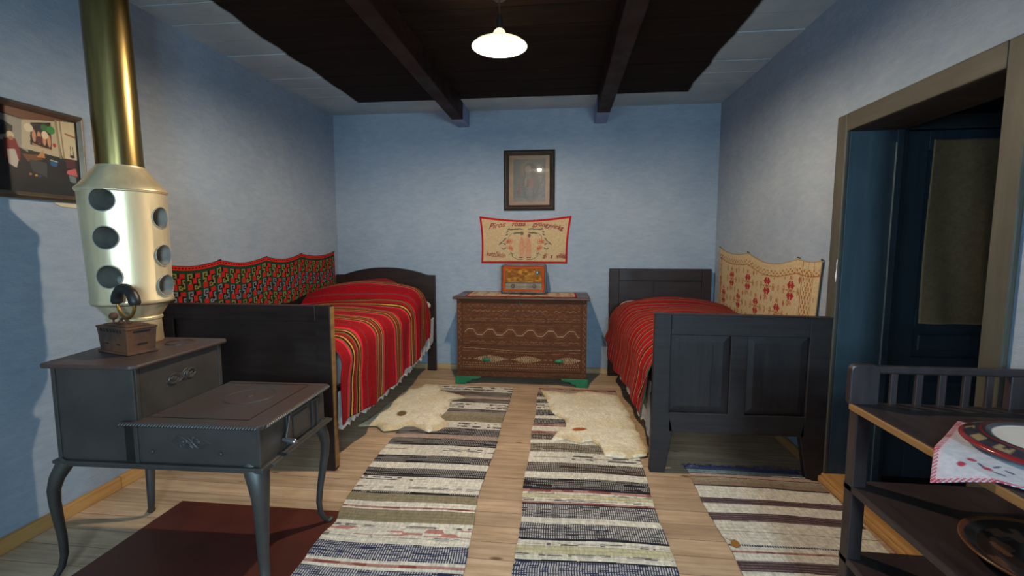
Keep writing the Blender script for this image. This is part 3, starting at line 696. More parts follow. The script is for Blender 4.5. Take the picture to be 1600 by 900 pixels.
def RB_pos(u, v):
    y = yr+.055+v*(4.46-yr-.055)
    zt = .66+.06*smooth(.0, .35, v)+.03*smooth(.55, .75, v)-.05*smooth(.88, 1, v); zt = zt+.014*(vn(u*5+1, v*9, 13)-.5)
    zh = .300+.025*np.sin(v*7)-.01*v
    xs = .478-.030*smooth(.3, .9, v)-.018*smooth(.85, 1, v)+.0*v
    x, z, s, tot = blanket_path(u, v, y, 1.41, xs, zt, .075, zh, -1, .15)
    hang = smooth(.62, 1, u); x = x-hang*.010*np.sin(y*15+u*2)-hang*.03*smooth(.8, 1, u)
    z = z+.008*np.sin(v*24+u*5)*(1-hang)
    z = z+smooth(.80, 1, v)*hang*.10*smooth(.8, 1, u)
    y = y-.14*smooth(.38, .6, u)*smooth(.80, 1, v)
    return x, y, z
def RB_col(u, v, x, y, z):
    tt = v*1.9+.03*np.sin(u*4)+.05*smooth(.55, 1, u)*(1-v*.5)+.006*vn(u*12, v*12, 6); c = patR(tt)
    return c*(.88+.14*vn(u*260, v*900, 2)+.1*vn(u*6, v*8, 9))[:, None]
o = sheet('bed_blanket', RB_pos, RB_col, 140, 600, M['textile'], thick=.008)
props(o, 'red blanket with fine green and purple stripes on the right bed', 'blanket')
# folded striped corner of that blanket hanging by the footboard
def fc(u, v):
    ax, ay, az = .474, 2.60, .56; bx = .452+u*.008; by = 2.95-u*.26; bz = .300+u*.025+.006*np.sin(u*9)
    return ax+v*(bx-ax)-.004*np.sin(u*6), ay+v*(by-ay), az+v*(bz-az)
fo = sheet('folded_corner', fc, lambda u, v, x, y, z: pattern([(.0, .02, GRN), (.02, .035, (190, 60, 84)), (.05, .06, TAN), (.06, .075, BLK), (.09, .1, GRN)], .12, (150, 24, 34))(u*.115+.002)*.95, 60, 24, M['textile'], o, thick=.006)
fo['label'] = 'folded striped corner of the blanket'
o = lace('bed_sheet', lambda v: .522-.022*smooth(.4, 1, v)-.006*np.sin(v*30), yr+.06, 4.48, lambda v: .5+0*v, lambda v: .165-.03*v+.01*np.sin(v*20), -1, '', 4)
props(o, 'white scalloped sheet hanging below the blanket of the right bed', 'sheet')
pillow('bed_pillow', (.93, 4.34, .70), .40, .17, .085, 'white pillow under the right bed blanket by its headboard')

# ------------------------------------------------------------------ chest of drawers
CX, CY = -.375, 4.36
t = thing('wooden_chest', 'brown carved dowry chest with green feet against the back wall', 'chest', (CX, CY, 0))
MB().box(-.965, .215, 4.132, 4.59, .10, .797).build('body', M['radio'], t, world=True, bevel=.004)
BR1 = (92, 52, 27)
def nearl(q, w_): return np.clip((w_/2-np.abs(q))/(w_*.25)+.5, 0, 1)
CRM = (186, 160, 124)
def wear(u, v, s): return (vn(u*55, v*35, s) > .42)*1.0
def upper_col(u, v, x, y, z):
    P_ = Paint(len(u), BR1); P_.mul(.85+.25*vn(x*18, z*160, 1)); X = x+.965; w1 = wear(u, v, 3)
    # running zigzag in the middle field
    per = .185; q = np.mod(X-.10, per)/per
    zz_ = np.where(q < .25, 1, np.where(q < .45, 1-(q-.25)/.2, np.where(q < .72, 0, (q-.72)/.28)))
    base = .470+.052*zz_-.006*(X/.6)
    for off, a in ((0, 1.0), (.022, .30), (-.022, .28), (.011, .18)):
        P_.put(nearl(z-base-off, .006 if off == 0 else .004)*((X > .07) & (X < 1.12)), CRM, a*.95*(1 if off == 0 else 1))
    for zc, am, pr, a in ((.690, .006, .05, .5), (.655, .012, .06, .30), (.735, .012, .045, .38), (.62, .003, .02, .40), (.60, .004, .04, .30), (.405, .004, .045, .45), (.56, .002, .03, .25), (.385, .002, .02, .3)):
        P_.put(nearl(z-zc-am*np.sin(X*2*PI/pr), .005)*w1*((X > .06) & (X < 1.12)), CRM, a)
    P_.put(nearl(z-.585, .006)+nearl(z-.372, .005), (60, 40, 30), .6)
    P_.put((nearl(X-.045, .006)+nearl(X-1.14, .006)), (58, 38, 30), .7)
    for xc in (.022, 1.162): P_.put(nearl(X-xc-.010*np.sin(z*2*PI/.05), .005)*wear(u, v, 8), CRM, .55)
    return P_.c
sheet('carved_front', lambda u, v: (-.968+u*1.186, 4.129+0*u, .365+v*.430), upper_col, 420, 150, M['paintwood'], t)
MB().box(-.972, .222, 4.118, 4.6, .075, .128).build('base_moulding', M['radio'], t, world=True, bevel=.006)
def side_col(u, v, x, y, z):
    P_ = Paint(len(u), BR1); P_.mul(.85+.25*vn(x*18, z*160, 1)); X = x+.965
    for xc in (.022, 1.162): P_.put(nearl(X-xc-.010*np.sin(z*2*PI/.05), .005)*wear(u, v, 8), CRM, .55)
    return P_.c
sheet('lower_front', lambda u, v: (-.968+u*1.186, 4.129+0*u, .127+v*.238), side_col, 300, 60, M['paintwood'], t)
def base_col(u, v, x, y, z):
    P_ = Paint(len(u), BR1); P_.mul(.8+.25*vn(x*18, z*160, 1)); P_.put(nearl(z-.102-.010*np.sign(np.sin(x*2*PI/.04)), .004)*wear(u, v, 4), CRM, .35); return P_.c
sheet('base_front', lambda u, v: (-.972+u*1.194, 4.1165+0*u, .078+v*.048), base_col, 400, 14, M['paintwood'], t)
dw = MB().box(-.915, .168, 4.117, 4.30, .135, .355).build('drawer', M['radio'], t, world=True, bevel=.003)
def dcol(u, v, x, y, z):
    P_ = Paint(len(u), BR1); P_.mul(.85+.25*vn(x*18, z*160, 1)); X = x+.915; w1 = wear(u, v, 3)
    P_.put(nearl(z-.335-.010*np.sin(X*5.5+1.6), .004), CRM, .65); P_.put(nearl(z-.312-.010*np.sin(X*5.5+1), .004)*w1, CRM, .4)
    for zc, pr in ((.188, .022), (.165, .018), (.208, .03)): P_.put(nearl(z-zc, .007)*(np.mod(X, pr) < pr*.55), CRM, .55)
    for c_, w_ in ((.26, .15), (.60, .13), (.97, .11)):
        e = np.clip(1-((X-c_)/w_)**2, 0, 1); P_.put((np.abs(z-.247) < .030*e)*(np.sin(X*2*PI/.016+np.sin((z-.247)*180)*1.4) > -.1), CRM, .8)
    P_.put(nearl(z-.247, .010)*(np.mod(X, .05) < .03), CRM, .45)
    return P_.c
sheet('drawer_front', lambda u, v: (-.913+u*1.079, 4.1155+0*u, .137+v*.216), dcol, 420, 90, M['paintwood'], dw)
for xc in (-.690, -.028):
    b = MB(); b.ball((xc, 4.100, .243), .014, sx=2.9, sy=.75, sz=1.15, n=10); b.tube([(xc, 4.118, .243), (xc, 4.10, .243)], .008, 8); b.build('drawer_handle', M['green'], dw, world=True, smooth=True)
b = MB(); b.box(-1.0, .247, 4.085, 4.605, .797, .822); b.build('lid', M['radio'], t, world=True, bevel=.009, seg=3)
M['chestlid'] = M['radio']
MB().lathe([(.001, 0), (.011, 0), (.013, .003), (.013, .005)], 20, Matrix.Rotation(PI/2, 3, 'X'), (-.374, 4.129, .768)).build('lock_plate', M['paper'], t, world=True)
MB().box(-.3765, -.3715, 4.122, 4.1235, .760, .776).build('keyhole', M['black'], t, world=True)
for s_, xa, xb in ((1, -.985, -.745), (-1, .235, -.01)):
    o_ = [(xa, 0), (xa, .078), (xb, .078), (xb-s_*.01, .058), (xb-s_*.05, .050), (xb-s_*.085, .048), (xb-s_*.10, .030), (xb-s_*.13, .024), (xb-s_*.145, 0)]
    MB().prism(o_, 4.110, 4.16).box(min(xa, xa+s_*.04), max(xa, xa+s_*.04), 4.16, 4.58, .03, .078).build('bracket_foot', M['green'], t, world=True, bevel=.004, label='green painted bracket foot')
# runner on chest
def runc(u, v, x, y, z):
    P_ = Paint(len(u), (200, 182, 152)); P_.mul(.93+.1*vn(x*60, y*60, 2)); e = np.minimum(np.minimum(u*1.03, (1-u)*1.03), np.minimum(v, 1-v)*.42)
    ph = np.mod(u*9, 1)-.5; vv = (v-.5)*.42
    for cy in (-.10, .10, 0): P_.put(np.hypot(ph*.11, vv-cy) < .022, (164, 38, 36), .8)
    P_.put(np.abs(np.abs(vv)-.15) < .006+.006*np.sin(u*120), (120, 60, 50), .6)
    P_.put(e < .018, (176, 20, 28)); return P_.c
o = sheet('table_runner', lambda u, v: (-.905+u*1.03+.015*(1-v)-.01*(1-v)*u, 4.125+v*.42, .8245+.001*np.sin(u*20)), runc, 260, 70, M['textile'], thick=.003)
props(o, 'cream embroidered runner with red border lying on the chest', 'runner')

# radio
t = thing('tabletop_radio', 'old wooden tabletop radio standing on the chest runner', 'radio', (-.368, 4.30, .8275))
def rrect(w_, h, r, n=6, z0=0):
    p = []
    for cx, cz, a0 in ((w_/2-r, z0+r, -PI/2), (w_/2-r, z0+h-r, 0), (-w_/2+r, z0+h-r, PI/2), (-w_/2+r, z0+r, PI)):
        for i in range(n+1): a = a0+PI/2*i/n; p.append((cx+r*math.cos(a), cz+r*math.sin(a)))
    return p
def ring(outer, inner, y0, y1):
    b = MB(); n = len(outer); vs = [(x, y0, z) for x, z in outer]+[(x, y0, z) for x, z in inner]+[(x, y1, z) for x, z in outer]+[(x, y1, z) for x, z in inner]
    fs = []
    for i in range(n):
        j = (i+1) % n; fs += [(i, j, n+j, n+i), (2*n+i, 3*n+i, 3*n+j, 2*n+j), (i, 2*n+i, 2*n+j, j), (n+i, n+j, 3*n+j, 3*n+i)]
    return b.add(vs, fs)
W_, H_ = .425, .272
MB().prism(rrect(W_, H_, .030, 8, .008), .012, .20).build('cabinet', M['radio'], t, bevel=.003)
ring(rrect(W_, H_, .030, 8, .008), rrect(W_-.036, H_-.036, .018, 8, .026), -.004, .013).build('cabinet_front', M['radio'], t, bevel=.003)
ring(rrect(W_-.037, H_-.037, .018, 8, .0265), rrect(W_-.075, H_-.078, .006, 8, .046), -.001, .0128).build('bezel', M['orange'], t, bevel=.002)
def spk(u, v, x, y, z):
    P_ = Paint(len(u), (170, 116, 48)); P_.mul(.6+.6*vn(x*38, z*70, 3)); P_.put(np.mod(z, .006) < .002, (110, 70, 30), .35)
    ell(P_, x, z, (-.368-.11, .826+.185), .040, .028, (110, 58, 26), .55, .5); P_.put(vn(x*30+2, z*26, 9) > .66, (122, 66, 28), .5); return P_.c
sheet('speaker_cloth', lambda u, v: (-.368-.172+u*.344, 4.3045+0*u, .826+.112+v*.132), spk, 160, 64, M['textile'], t)
def dial(u, v, x, y, z):
    P_ = Paint(len(u), (128, 112, 84)); P_.mul(.85+.2*vn(x*40, z*20, 3)); P_.put((np.mod(x, .012) < .003) & (v > .35) & (v < .6), (60, 46, 34), .6); P_.put(np.abs(v-.3) < .03, (70, 52, 40), .7); return P_.c
sheet('tuning_dial', lambda u, v: (-.368-.172+u*.344, 4.3045+0*u, .826+.048+v*.056), dial, 200, 30, M['print'], t)
MB().box(-.174, .174, .001, .0125, .103, .112).build('divider_strip', M['black'], t, bevel=.001)
for x in (-.100, .102): MB().lathe([(.001, .018), (.014, .018), (.017, .014), (.018, 0)], 24, Matrix.Rotation(PI/2, 3, 'X'), (x, .0045, .078)).build('tuning_knob', M['knob'], t, smooth=40)
MB().prism([(.112, .222), (.148, .222), (.148, .196), (.130, .184), (.112, .196)], -.0005, .0045).build('badge', M['black'], t, bevel=.001)
MB().box(.125, .135, -.002, -.0004, .197, .214).build('badge_mark', M['steel'], t)
for x in (-.15, .15): MB().box(x-.02, x+.02, .02, .17, -.0005, .009).build('foot', M['black'], t)

# ------------------------------------------------------------------ pictures and cloths on walls
def frame_mb(x0, x1, z0, z1, w_, y0, y1, axis='y'):
    b = MB(); O = [(x0, z0), (x1, z0), (x1, z1), (x0, z1)]; I = [(x0+w_, z0+w_), (x1-w_, z0+w_), (x1-w_, z1-w_), (x0+w_, z1-w_)]
    mid = [(x0+w_*.45, z0+w_*.45), (x1-w_*.45, z0+w_*.45), (x1-w_*.45, z1-w_*.45), (x0+w_*.45, z1-w_*.45)]
    def m(p, d): return (p[0], d, p[1]) if axis == 'y' else (d, p[0], p[1])
    vs = [m(p, y1) for p in O]+[m(p, y0*.6+y1*.4) for p in O]+[m(p, y0) for p in mid]+[m(p, y0*.5+y1*.5) for p in I]+[m(p, y1) for p in I]
    fs = []
    for r in range(4):
        for i in range(4): j = (i+1) % 4; fs.append((r*4+i, r*4+j, (r+1)*4+j, (r+1)*4+i))
    for i in range(4): j = (i+1) % 4; fs.append((16+i, 16+j, j, i))
    return b.add(vs, fs)
t = thing('framed_picture', 'dark framed print of a haloed robed figure on the back wall', 'picture', (-.339, YB-.02, 1.63))
x0, x1, z0, z1 = -.591, -.087, 1.630, 2.215
frame_mb(x0, x1, z0, z1, .052, YB-.035, YB-.002).build('picture_frame', M['frame'], t, world=True, bevel=.002)
def holy(u, v, x, y, z):
    a = (u-.5)*.41; b_ = (v-.5)*.48; P_ = Paint(len(u), (140, 98, 58)); P_.mul(.9+.15*vn(u*9, v*9, 1))
    inn_ = (np.abs(a) < .158) & (np.abs(b_) < .205); P_.put(inn_, (66, 66, 62)); n_ = vn(a*60, b_*90, 4); P_.put(inn_, (96, 104, 100), .5*n_); P_.put(inn_ & (vn(a*200, b_*200, 9) > .72) & (b_ < .04) & (a > .06), (164, 170, 170), .8)
    ell(P_, a, b_, (-.012, .115), .078, .075, (130, 100, 44), .85, .3)
    ell(P_, a, b_, (.01, .09), .062, .082, (38, 30, 32), 1, .15); ell(P_, a, b_, (.015, -.06), .085, .15, (40, 34, 36), 1, .15)
    ell(P_, a, b_, (-.012, .105), .032, .040, (158, 124, 104), 1, .25); ell(P_, a, b_, (-.005, .04), .03, .04, (120, 100, 84), .8, .3)
    ell(P_, a, b_, (.02, -.03), .026, .06, (146, 52, 44), .9, .3); ell(P_, a, b_, (-.10, -.09), .022, .045, (110, 30, 32), .9, .4)
    ell(P_, a, b_, (-.035, -.02), .012, .05, (160, 130, 70), .8, .4); ell(P_, a, b_, (0, -.12), .03, .05, (120, 116, 110), .7, .5)
    P_.put(inn_ & (vn(a*130, b_*160, 5) > .7) & (b_ < -.05), (130, 140, 146), .6); P_.put(inn_ & (b_ < -.17), (150, 136, 110), .5); P_.mul(np.where(inn_, .62, .85))
    return P_.c
sheet('print', lambda u, v: (-.339+(u-.5)*.41, YB-.010+0*u, 1.9225+(v-.5)*.48), holy, 160, 190, M['print'], t)
MB().box(x0+.048, x1-.048, YB-.0165, YB-.0145, z0+.048, z1-.048).build('glass_pane', M['glass'], t, world=True)
MB().tube([(-.339+.012*math.cos(a), YB-.012, 2.226+.012*math.sin(a)) for a in np.linspace(0, 2*PI, 17)], .002, 6, False).build('hanging_ring', M['steel'], t, world=True)

# embroidered cloth
t = thing('embroidered_cloth', 'cream wall cloth with red border and embroidered red verse', 'wall cloth', (-.375, YB-.012, 1.11))
def ecpos(u, v):
    x = -.833+u*.905; sag = np.sin(PI*u); z0_ = 1.105+.004*sag; z1_ = 1.575-.040*sag
    x = x+(.014*np.sin(PI*v))*(1-2*u)+(-.012*v+.0)*(1-2*u)*.6
    x = x+.010*(1-u)*(1-v)-.030*u*(1-v)
    return x, YB-.008-.004*np.sin(u*7)**2-.003*np.sin(v*5+u*3)**2, z0_+v*(z1_-z0_)
INK = (62, 72, 62); RDT = (190, 74, 54)
def eccol(u, v, x, y, z):
    P_ = Paint(len(u), (196, 168, 128)); P_.mul(.95+.06*vn(x*90, z*90, 1)); A = u*.905; B = v*.46
    e = np.minimum(np.minimum(A, .905-A), np.minimum(B, .46-B))
    cx = .46
    for s_ in (-1, 1):
        def q(p): return [(cx+s_*a, b_) for a, b_ in p]
        line(P_, A, B, q([(.02, .035), (.08, .04), (.13, .07), (.135, .10), (.15, .115)]), .005, INK)
        line(P_, A, B, q([(.12, .10), (.15, .10), (.17, .085)]), .004, INK)
        for k in range(5): ell(P_, A, B, (cx+s_*(.055+.042*(k % 3)), .365-.03*(k//3)-.004*k), .030, .006, INK, .8, .4, rot=-s_*.12*(k-1))
        line(P_, A, B, q([(.05, .325), (.10, .33), (.14, .31), (.17, .28), (.175, .22), (.21, .20), (.25, .205)]), .004, INK, .7)
        for a, b_ in ((.17, .36), (.185, .33), (.19, .30), (.21, .255), (.225, .235), (.215, .20), (.25, .215), (.265, .20), (.21, .155), (.235, .15)): ell(P_, A, B, (cx+s_*a, b_), .016, .006, INK, .7, .5, rot=s_*.7*(1 if a*100 % 2 > 1 else -1)); 
        for a, b_, r in ((.155, .23, .030), (.16, .165, .026), (.185, .225, .02), (.14, .15, .02)):
            for k in range(5):
                an = k*2*PI/5; P_.put(np.abs(np.hypot(A-cx-s_*a-math.cos(an)*r*.5, B-b_-math.sin(an)*r*.5)-r*.42) < .002, RDT, .75)
    for ex, ez, ry_ in ((cx-.036, .175, .105), (cx+.040, .160, .100)): ell(P_, A, B, (ex, ez), .030, ry_, (204, 128, 100), .45, .3)
    for k in range(9): line(P_, A, B, [(cx-.045+k*.011, .05), (cx-.04+k*.0105+.004*math.sin(k), .15), (cx-.035+k*.009, .27)], .0025, RDT, .5)
    line(P_, A, B, [(cx-.05, .06), (cx-.05, .20), (cx-.036, .28), (cx-.02, .21), (cx, .16), (cx+.02, .20), (cx+.04, .26), (cx+.056, .19), (cx+.06, .06)], .003, RDT, .7)
    ell(P_, A, B, (cx-.034, .318), .018, .020, (110, 92, 74), .9, .4); ell(P_, A, B, (cx+.040, .292), .017, .018, (110, 72, 62), .9, .4)
    for k in (-.05, -.03, .03, .055): ell(P_, A, B, (cx+k, .058), .010, .005, (60, 56, 54), .9)
    P_.put(e < .020, (178, 22, 26)); return P_.c
ec = sheet('cloth', ecpos, eccol, 450, 230, M['textile'], t, thick=.002)
dg = bpy.context.evaluated_depsgraph_get()
def letters(word, x0, z0, size, x1, rise):
    """word as thread lettering; follows a baseline from (x0,z0), rise = function of 0..1"""
    cu = bpy.data.curves.new('t', 'FONT'); cu.body = word; cu.size = size; cu.shear = .35; cu.extrude = .0008; cu.offset = .0006; cu.resolution_u = 3
    ob = bpy.data.objects.new('t', cu); C.objects.link(ob); bpy.context.view_layer.update()
    me = bpy.data.meshes.new_from_object(ob.evaluated_get(bpy.context.evaluated_depsgraph_get()))
    vs = [v.co.copy() for v in me.vertices]; fs = [tuple(p.vertices) for p in me.polygons]
    bpy.data.objects.remove(ob, do_unlink=True); bpy.data.curves.remove(cu); bpy.data.meshes.remove(me)
    mx = max(v.x for v in vs); k = (x1-x0)/mx
    return [(x0+v.x*k, YB-.0185-v.z, z0+v.y+rise(v.x/mx)) for v in vs], fs
for wd_, x0_, x1_, z_, sz, rf in (("Piros", -.745, -.572, 1.446, .076, lambda q: .028*q), ("rózsa", -.515, -.375, 1.474, .064, lambda q: .004*q), ("gyöngyvirág", -.305, .005, 1.480, .062, lambda q: -.004-.045*q*q),
                              ("kettőkön", -.770, -.575, 1.182, .070, lambda q: -.022*q), ("áll", -.205, -.155, 1.155, .062, lambda q: .01*q), ("a", -.125, -.105, 1.160, .060, lambda q: 0), ("világ", -.072, .035, 1.158, .064, lambda q: .012*q)):
    MB().add(*letters(wd_, x0_, z_, sz, x1_, rf)).build('embroidered_word', M['lettering'], t, world=True)

# kilim on the left wall
BM = ["GGGGGGGGGGGG", "GHHHHKKRRRRG", "GHKKHKKRRRRG", "GHKHHKKRRRRG", "GHKKKRRRKKKG", "GHHHKRRRKHHG", "GKKHKRRRKHKG", "GKHHKRRRKHHK", "GRRRRKKKKKHG", "GRRRRKHHKKHG", "GRRRRKHKHHHG", "GRRRRKHHHKKG"]
bmi = np.array([['GHRK'.index(ch) for ch in r] for r in BM])
KY0, KY1, KZ0, KZ1 = 2.33, 4.51, .80, 1.205
def peak(y): # scallops between nails
    ys = np.array([1.95, 2.42, 2.917, 3.416, 3.91, 4.51]); zs = np.array([1.19, 1.19, 1.19, 1.199, 1.213, 1.222])
    i = np.clip(np.searchsorted(ys, y, 'right')-1, 0, 4); q = (y-ys[i])/(ys[i+1]-ys[i]); return zs[i]*(1-q)+zs[i+1]*q-.030*np.sin(PI*q)
def kpos(u, v):
    y = KY0+u*(KY1-KY0); zt = peak(y); z = .53+v*(zt-.53); return XL+.014+.004*np.sin(y*9)+.004*(1-v), y, z
def kcol(u, v, x, y, z):
    zt = peak(y); dz = zt-z; P_ = Paint(len(u), (26, 22, 20))
    cell = .1215; Yc = (y-2.385)/cell; R0 = (dz-.040)/.112; row = np.floor(R0).astype(int)
    Yc = Yc+np.where(row % 2 == 1, .0, 0)
    iu = np.clip((np.mod(Yc, 1)*12).astype(int), 0, 11); iv = np.clip((np.mod(R0, 1)*12).astype(int), 0, 11); cd = bmi[iv, iu]
    body = (dz > .040) & (row < 3)
    hook = np.where((row % 2 == 0)[:, None], np.array([124, 128, 66.]), np.array([112, 124, 132.]))
    cols = np.array([[22, 58, 40], [0, 0, 0], [178, 36, 27], [24, 16, 14.]])[cd]; cols = np.where((cd == 1)[:, None], hook, cols)
    P_.c = np.where(body[:, None], cols, P_.c)
    P_.put(dz < .028, (200, 36, 26)); P_.put((dz > .013) & (dz < .020) & (np.mod(y, .026) < .014), (30, 16, 16)); P_.put((dz > .028) & (dz < .040), (26, 56, 40)); P_.put(dz < .004, (40, 18, 18))
    lower = (row >= 3) | (dz > .376)
    fl = np.zeros(len(u), bool)
    for k in range(12):
        cy = 2.2+k*.2; P_.put(lower & (np.hypot(y-cy, (z-.745)) < .032) & (vn(y*60, z*60, k) > .3), (126, 24, 26)); P_.put(lower & (np.hypot((y-cy-.09)*1.6, (z-.745)) < .03) & (vn(y*80, z*80, k) > .35), (64, 80, 46))
    P_.put(u > .9965, (160, 24, 22)); P_.put((u > .992) & (u < .9965), (20, 16, 16))
    P_.mul(.88+.2*vn(y*300, z*300, 3)); return P_.c
o = sheet('wall_hanging', kpos, kcol, 1200, 240, M['textile'], thick=.004)
props(o, 'long red green and black kilim nailed to the left wall above the bed', 'wall hanging')
for y_, z_ in ((2.42, 1.19), (2.917, 1.191), (3.416, 1.199), (3.91, 1.213), (4.508, 1.222)):
    MB().tube([(XL-.002, y_, z_-.004), (XL+.022, y_, z_+.002)], .0025, 6).ball((XL+.023, y_, z_+.002), .005, n=6).build('nail', M['black'], o)

# embroidered hanging on the right wall
def rpk(d):
    ys = np.array([0, .66, 1.44, 1.71]); zs = np.array([1.268, 1.228, 1.208, 1.208]); sg = np.array([.030, .052, .012])
    i = np.clip(np.searchsorted(ys, d, 'right')-1, 0, 2); q = (d-ys[i])/(ys[i+1]-ys[i]); return zs[i]*(1-q)+zs[i+1]*q-sg[i]*np.sin(PI*q)
def rpos(u, v):
    d = u*1.71; zt = rpk(d); z = .55+v*(zt-.55); d2 = d-.06*u*(1-v)**.8+.03*(1-v)*(1-u)
    return XR-.010-.005*np.sin(d*8)**2-.003*(1-v), 4.45-d2, z
MED = np.array([['.RO'.index(ch) for ch in q] for q in ("..RR.RR..", ".RRR.RRR.", "RRRRRRRRR", ".RRR.RRR.", "..R.O.R..", "O..OOO..O", "..R.O.R..", ".RRR.RRR.", "RRRRRRRRR", ".RRR.RRR.", "..RR.RR..")])
OC = (150, 92, 40); ORD = (158, 34, 40)
def rcol(u, v, x, y, z):
    d = u*1.71; zt = rpk(d); dz = zt-z; P_ = Paint(len(u), (196, 174, 136)); P_.mul(.95+.07*vn(d*120, z*120, 1))
    ed = 1.71-d
    def orn(t_, s_): # band ornament
        return (np.sin(t_*2*PI/.055)*np.cos(s_*2*PI/.034) > .15) & (vn(t_*160, s_*160, 4) > .3)
    bt = (dz > .048) & (dz < .085); bl = (d > .02) & (d < .075) & (dz > .05); brr = (ed > .085) & (ed < .20) & (dz > .055)
    P_.put(bt & orn(d, dz), OC, .85); P_.put(np.abs(dz-.088) < .003, OC, .9); P_.put(bl & orn(z, d), OC, .85); P_.put(np.abs(d-.08) < .003, OC, .8)
    P_.put(brr & orn(z, ed), OC, .9); P_.put((np.abs(ed-.205) < .003) | (np.abs(ed-.145) < .003) | (np.abs(ed-.08) < .002), OC, .9*1.0)
    P_.put(bl & (vn(d*50, z*30, 7) > .62), (140, 52, 44), .5)
    inn_ = (dz > .095) & (d > .09) & (ed > .215)
    for r in range(3):
        for k in range(-1, 6):
            cd, cz = .335+.35*k+.165*(r % 2), 1.005-.168*r
            if cd < .12 or cd > 1.46: continue
            a, b_ = (d-cd), (z-cz); an = np.arctan2(b_, a); rr_ = np.hypot(a, b_)
            ia = np.floor((a+.0495)/.011).astype(int); ib = np.floor((b_+.0605)/.011).astype(int); ok = inn_ & (ia >= 0) & (ia < 9) & (ib >= 0) & (ib < 11)
            cd_ = MED[np.clip(ib, 0, 10), np.clip(ia, 0, 8)]; P_.put(ok & (cd_ == 1), ORD, .95); P_.put(ok & (cd_ == 2), OC, .8)
            P_.put(inn_ & (np.abs(np.abs(a)-.095) < .014) & (np.abs(b_) < .026) & (vn(a*220+5, b_*220, 6) > .4), OC, .8); P_.put(inn_ & (np.abs(b_) < .003) & (np.abs(a) < .12), OC, .5); P_.put(inn_ & (np.abs(a) < .003) & (np.abs(b_) < .10), OC, .4)
            P_.put(inn_ & (np.abs(np.abs(b_)-.083) < .014) & (np.abs(a) < .022) & (vn(a*220+5, b_*220, 8) > .4), (168, 84, 56), .8)
            for da, db, cc in ((.155, .085, OC), (.10, .075, (150, 70, 50)), (-.09, .085, (120, 92, 60)), (.17, .0, OC)):
                dd = np.abs(a-da)/.016+np.abs(b_-db)/.026; P_.put(inn_ & (dd < 1) & ((dd > .5) | (cc[1] < 80)), cc, .85)
    P_.put((ed < .05) & (ed > .046) & (np.abs(z-.975) < .014), (30, 24, 30)); P_.put((dz < .006) | (ed < .006) | (d < .006), (150, 116, 66), .7)
    return P_.c
o = sheet('wall_hanging', rpos, rcol, 760, 260, M['textile'], thick=.003)
props(o, 'cream linen wall hanging with ochre and red cross stitch on the right wall', 'wall hanging')
for d, z_ in ((.004, 1.268), (.66, 1.232), (1.44, 1.214), (1.705, 1.208)):
    MB().tube([(XR+.002, 4.45-d, z_-.004), (XR-.016, 4.45-d, z_+.004)], .0025, 6).ball((XR-.017, 4.45-d, z_+.004), .005, n=6).build('nail', M['black'], o)

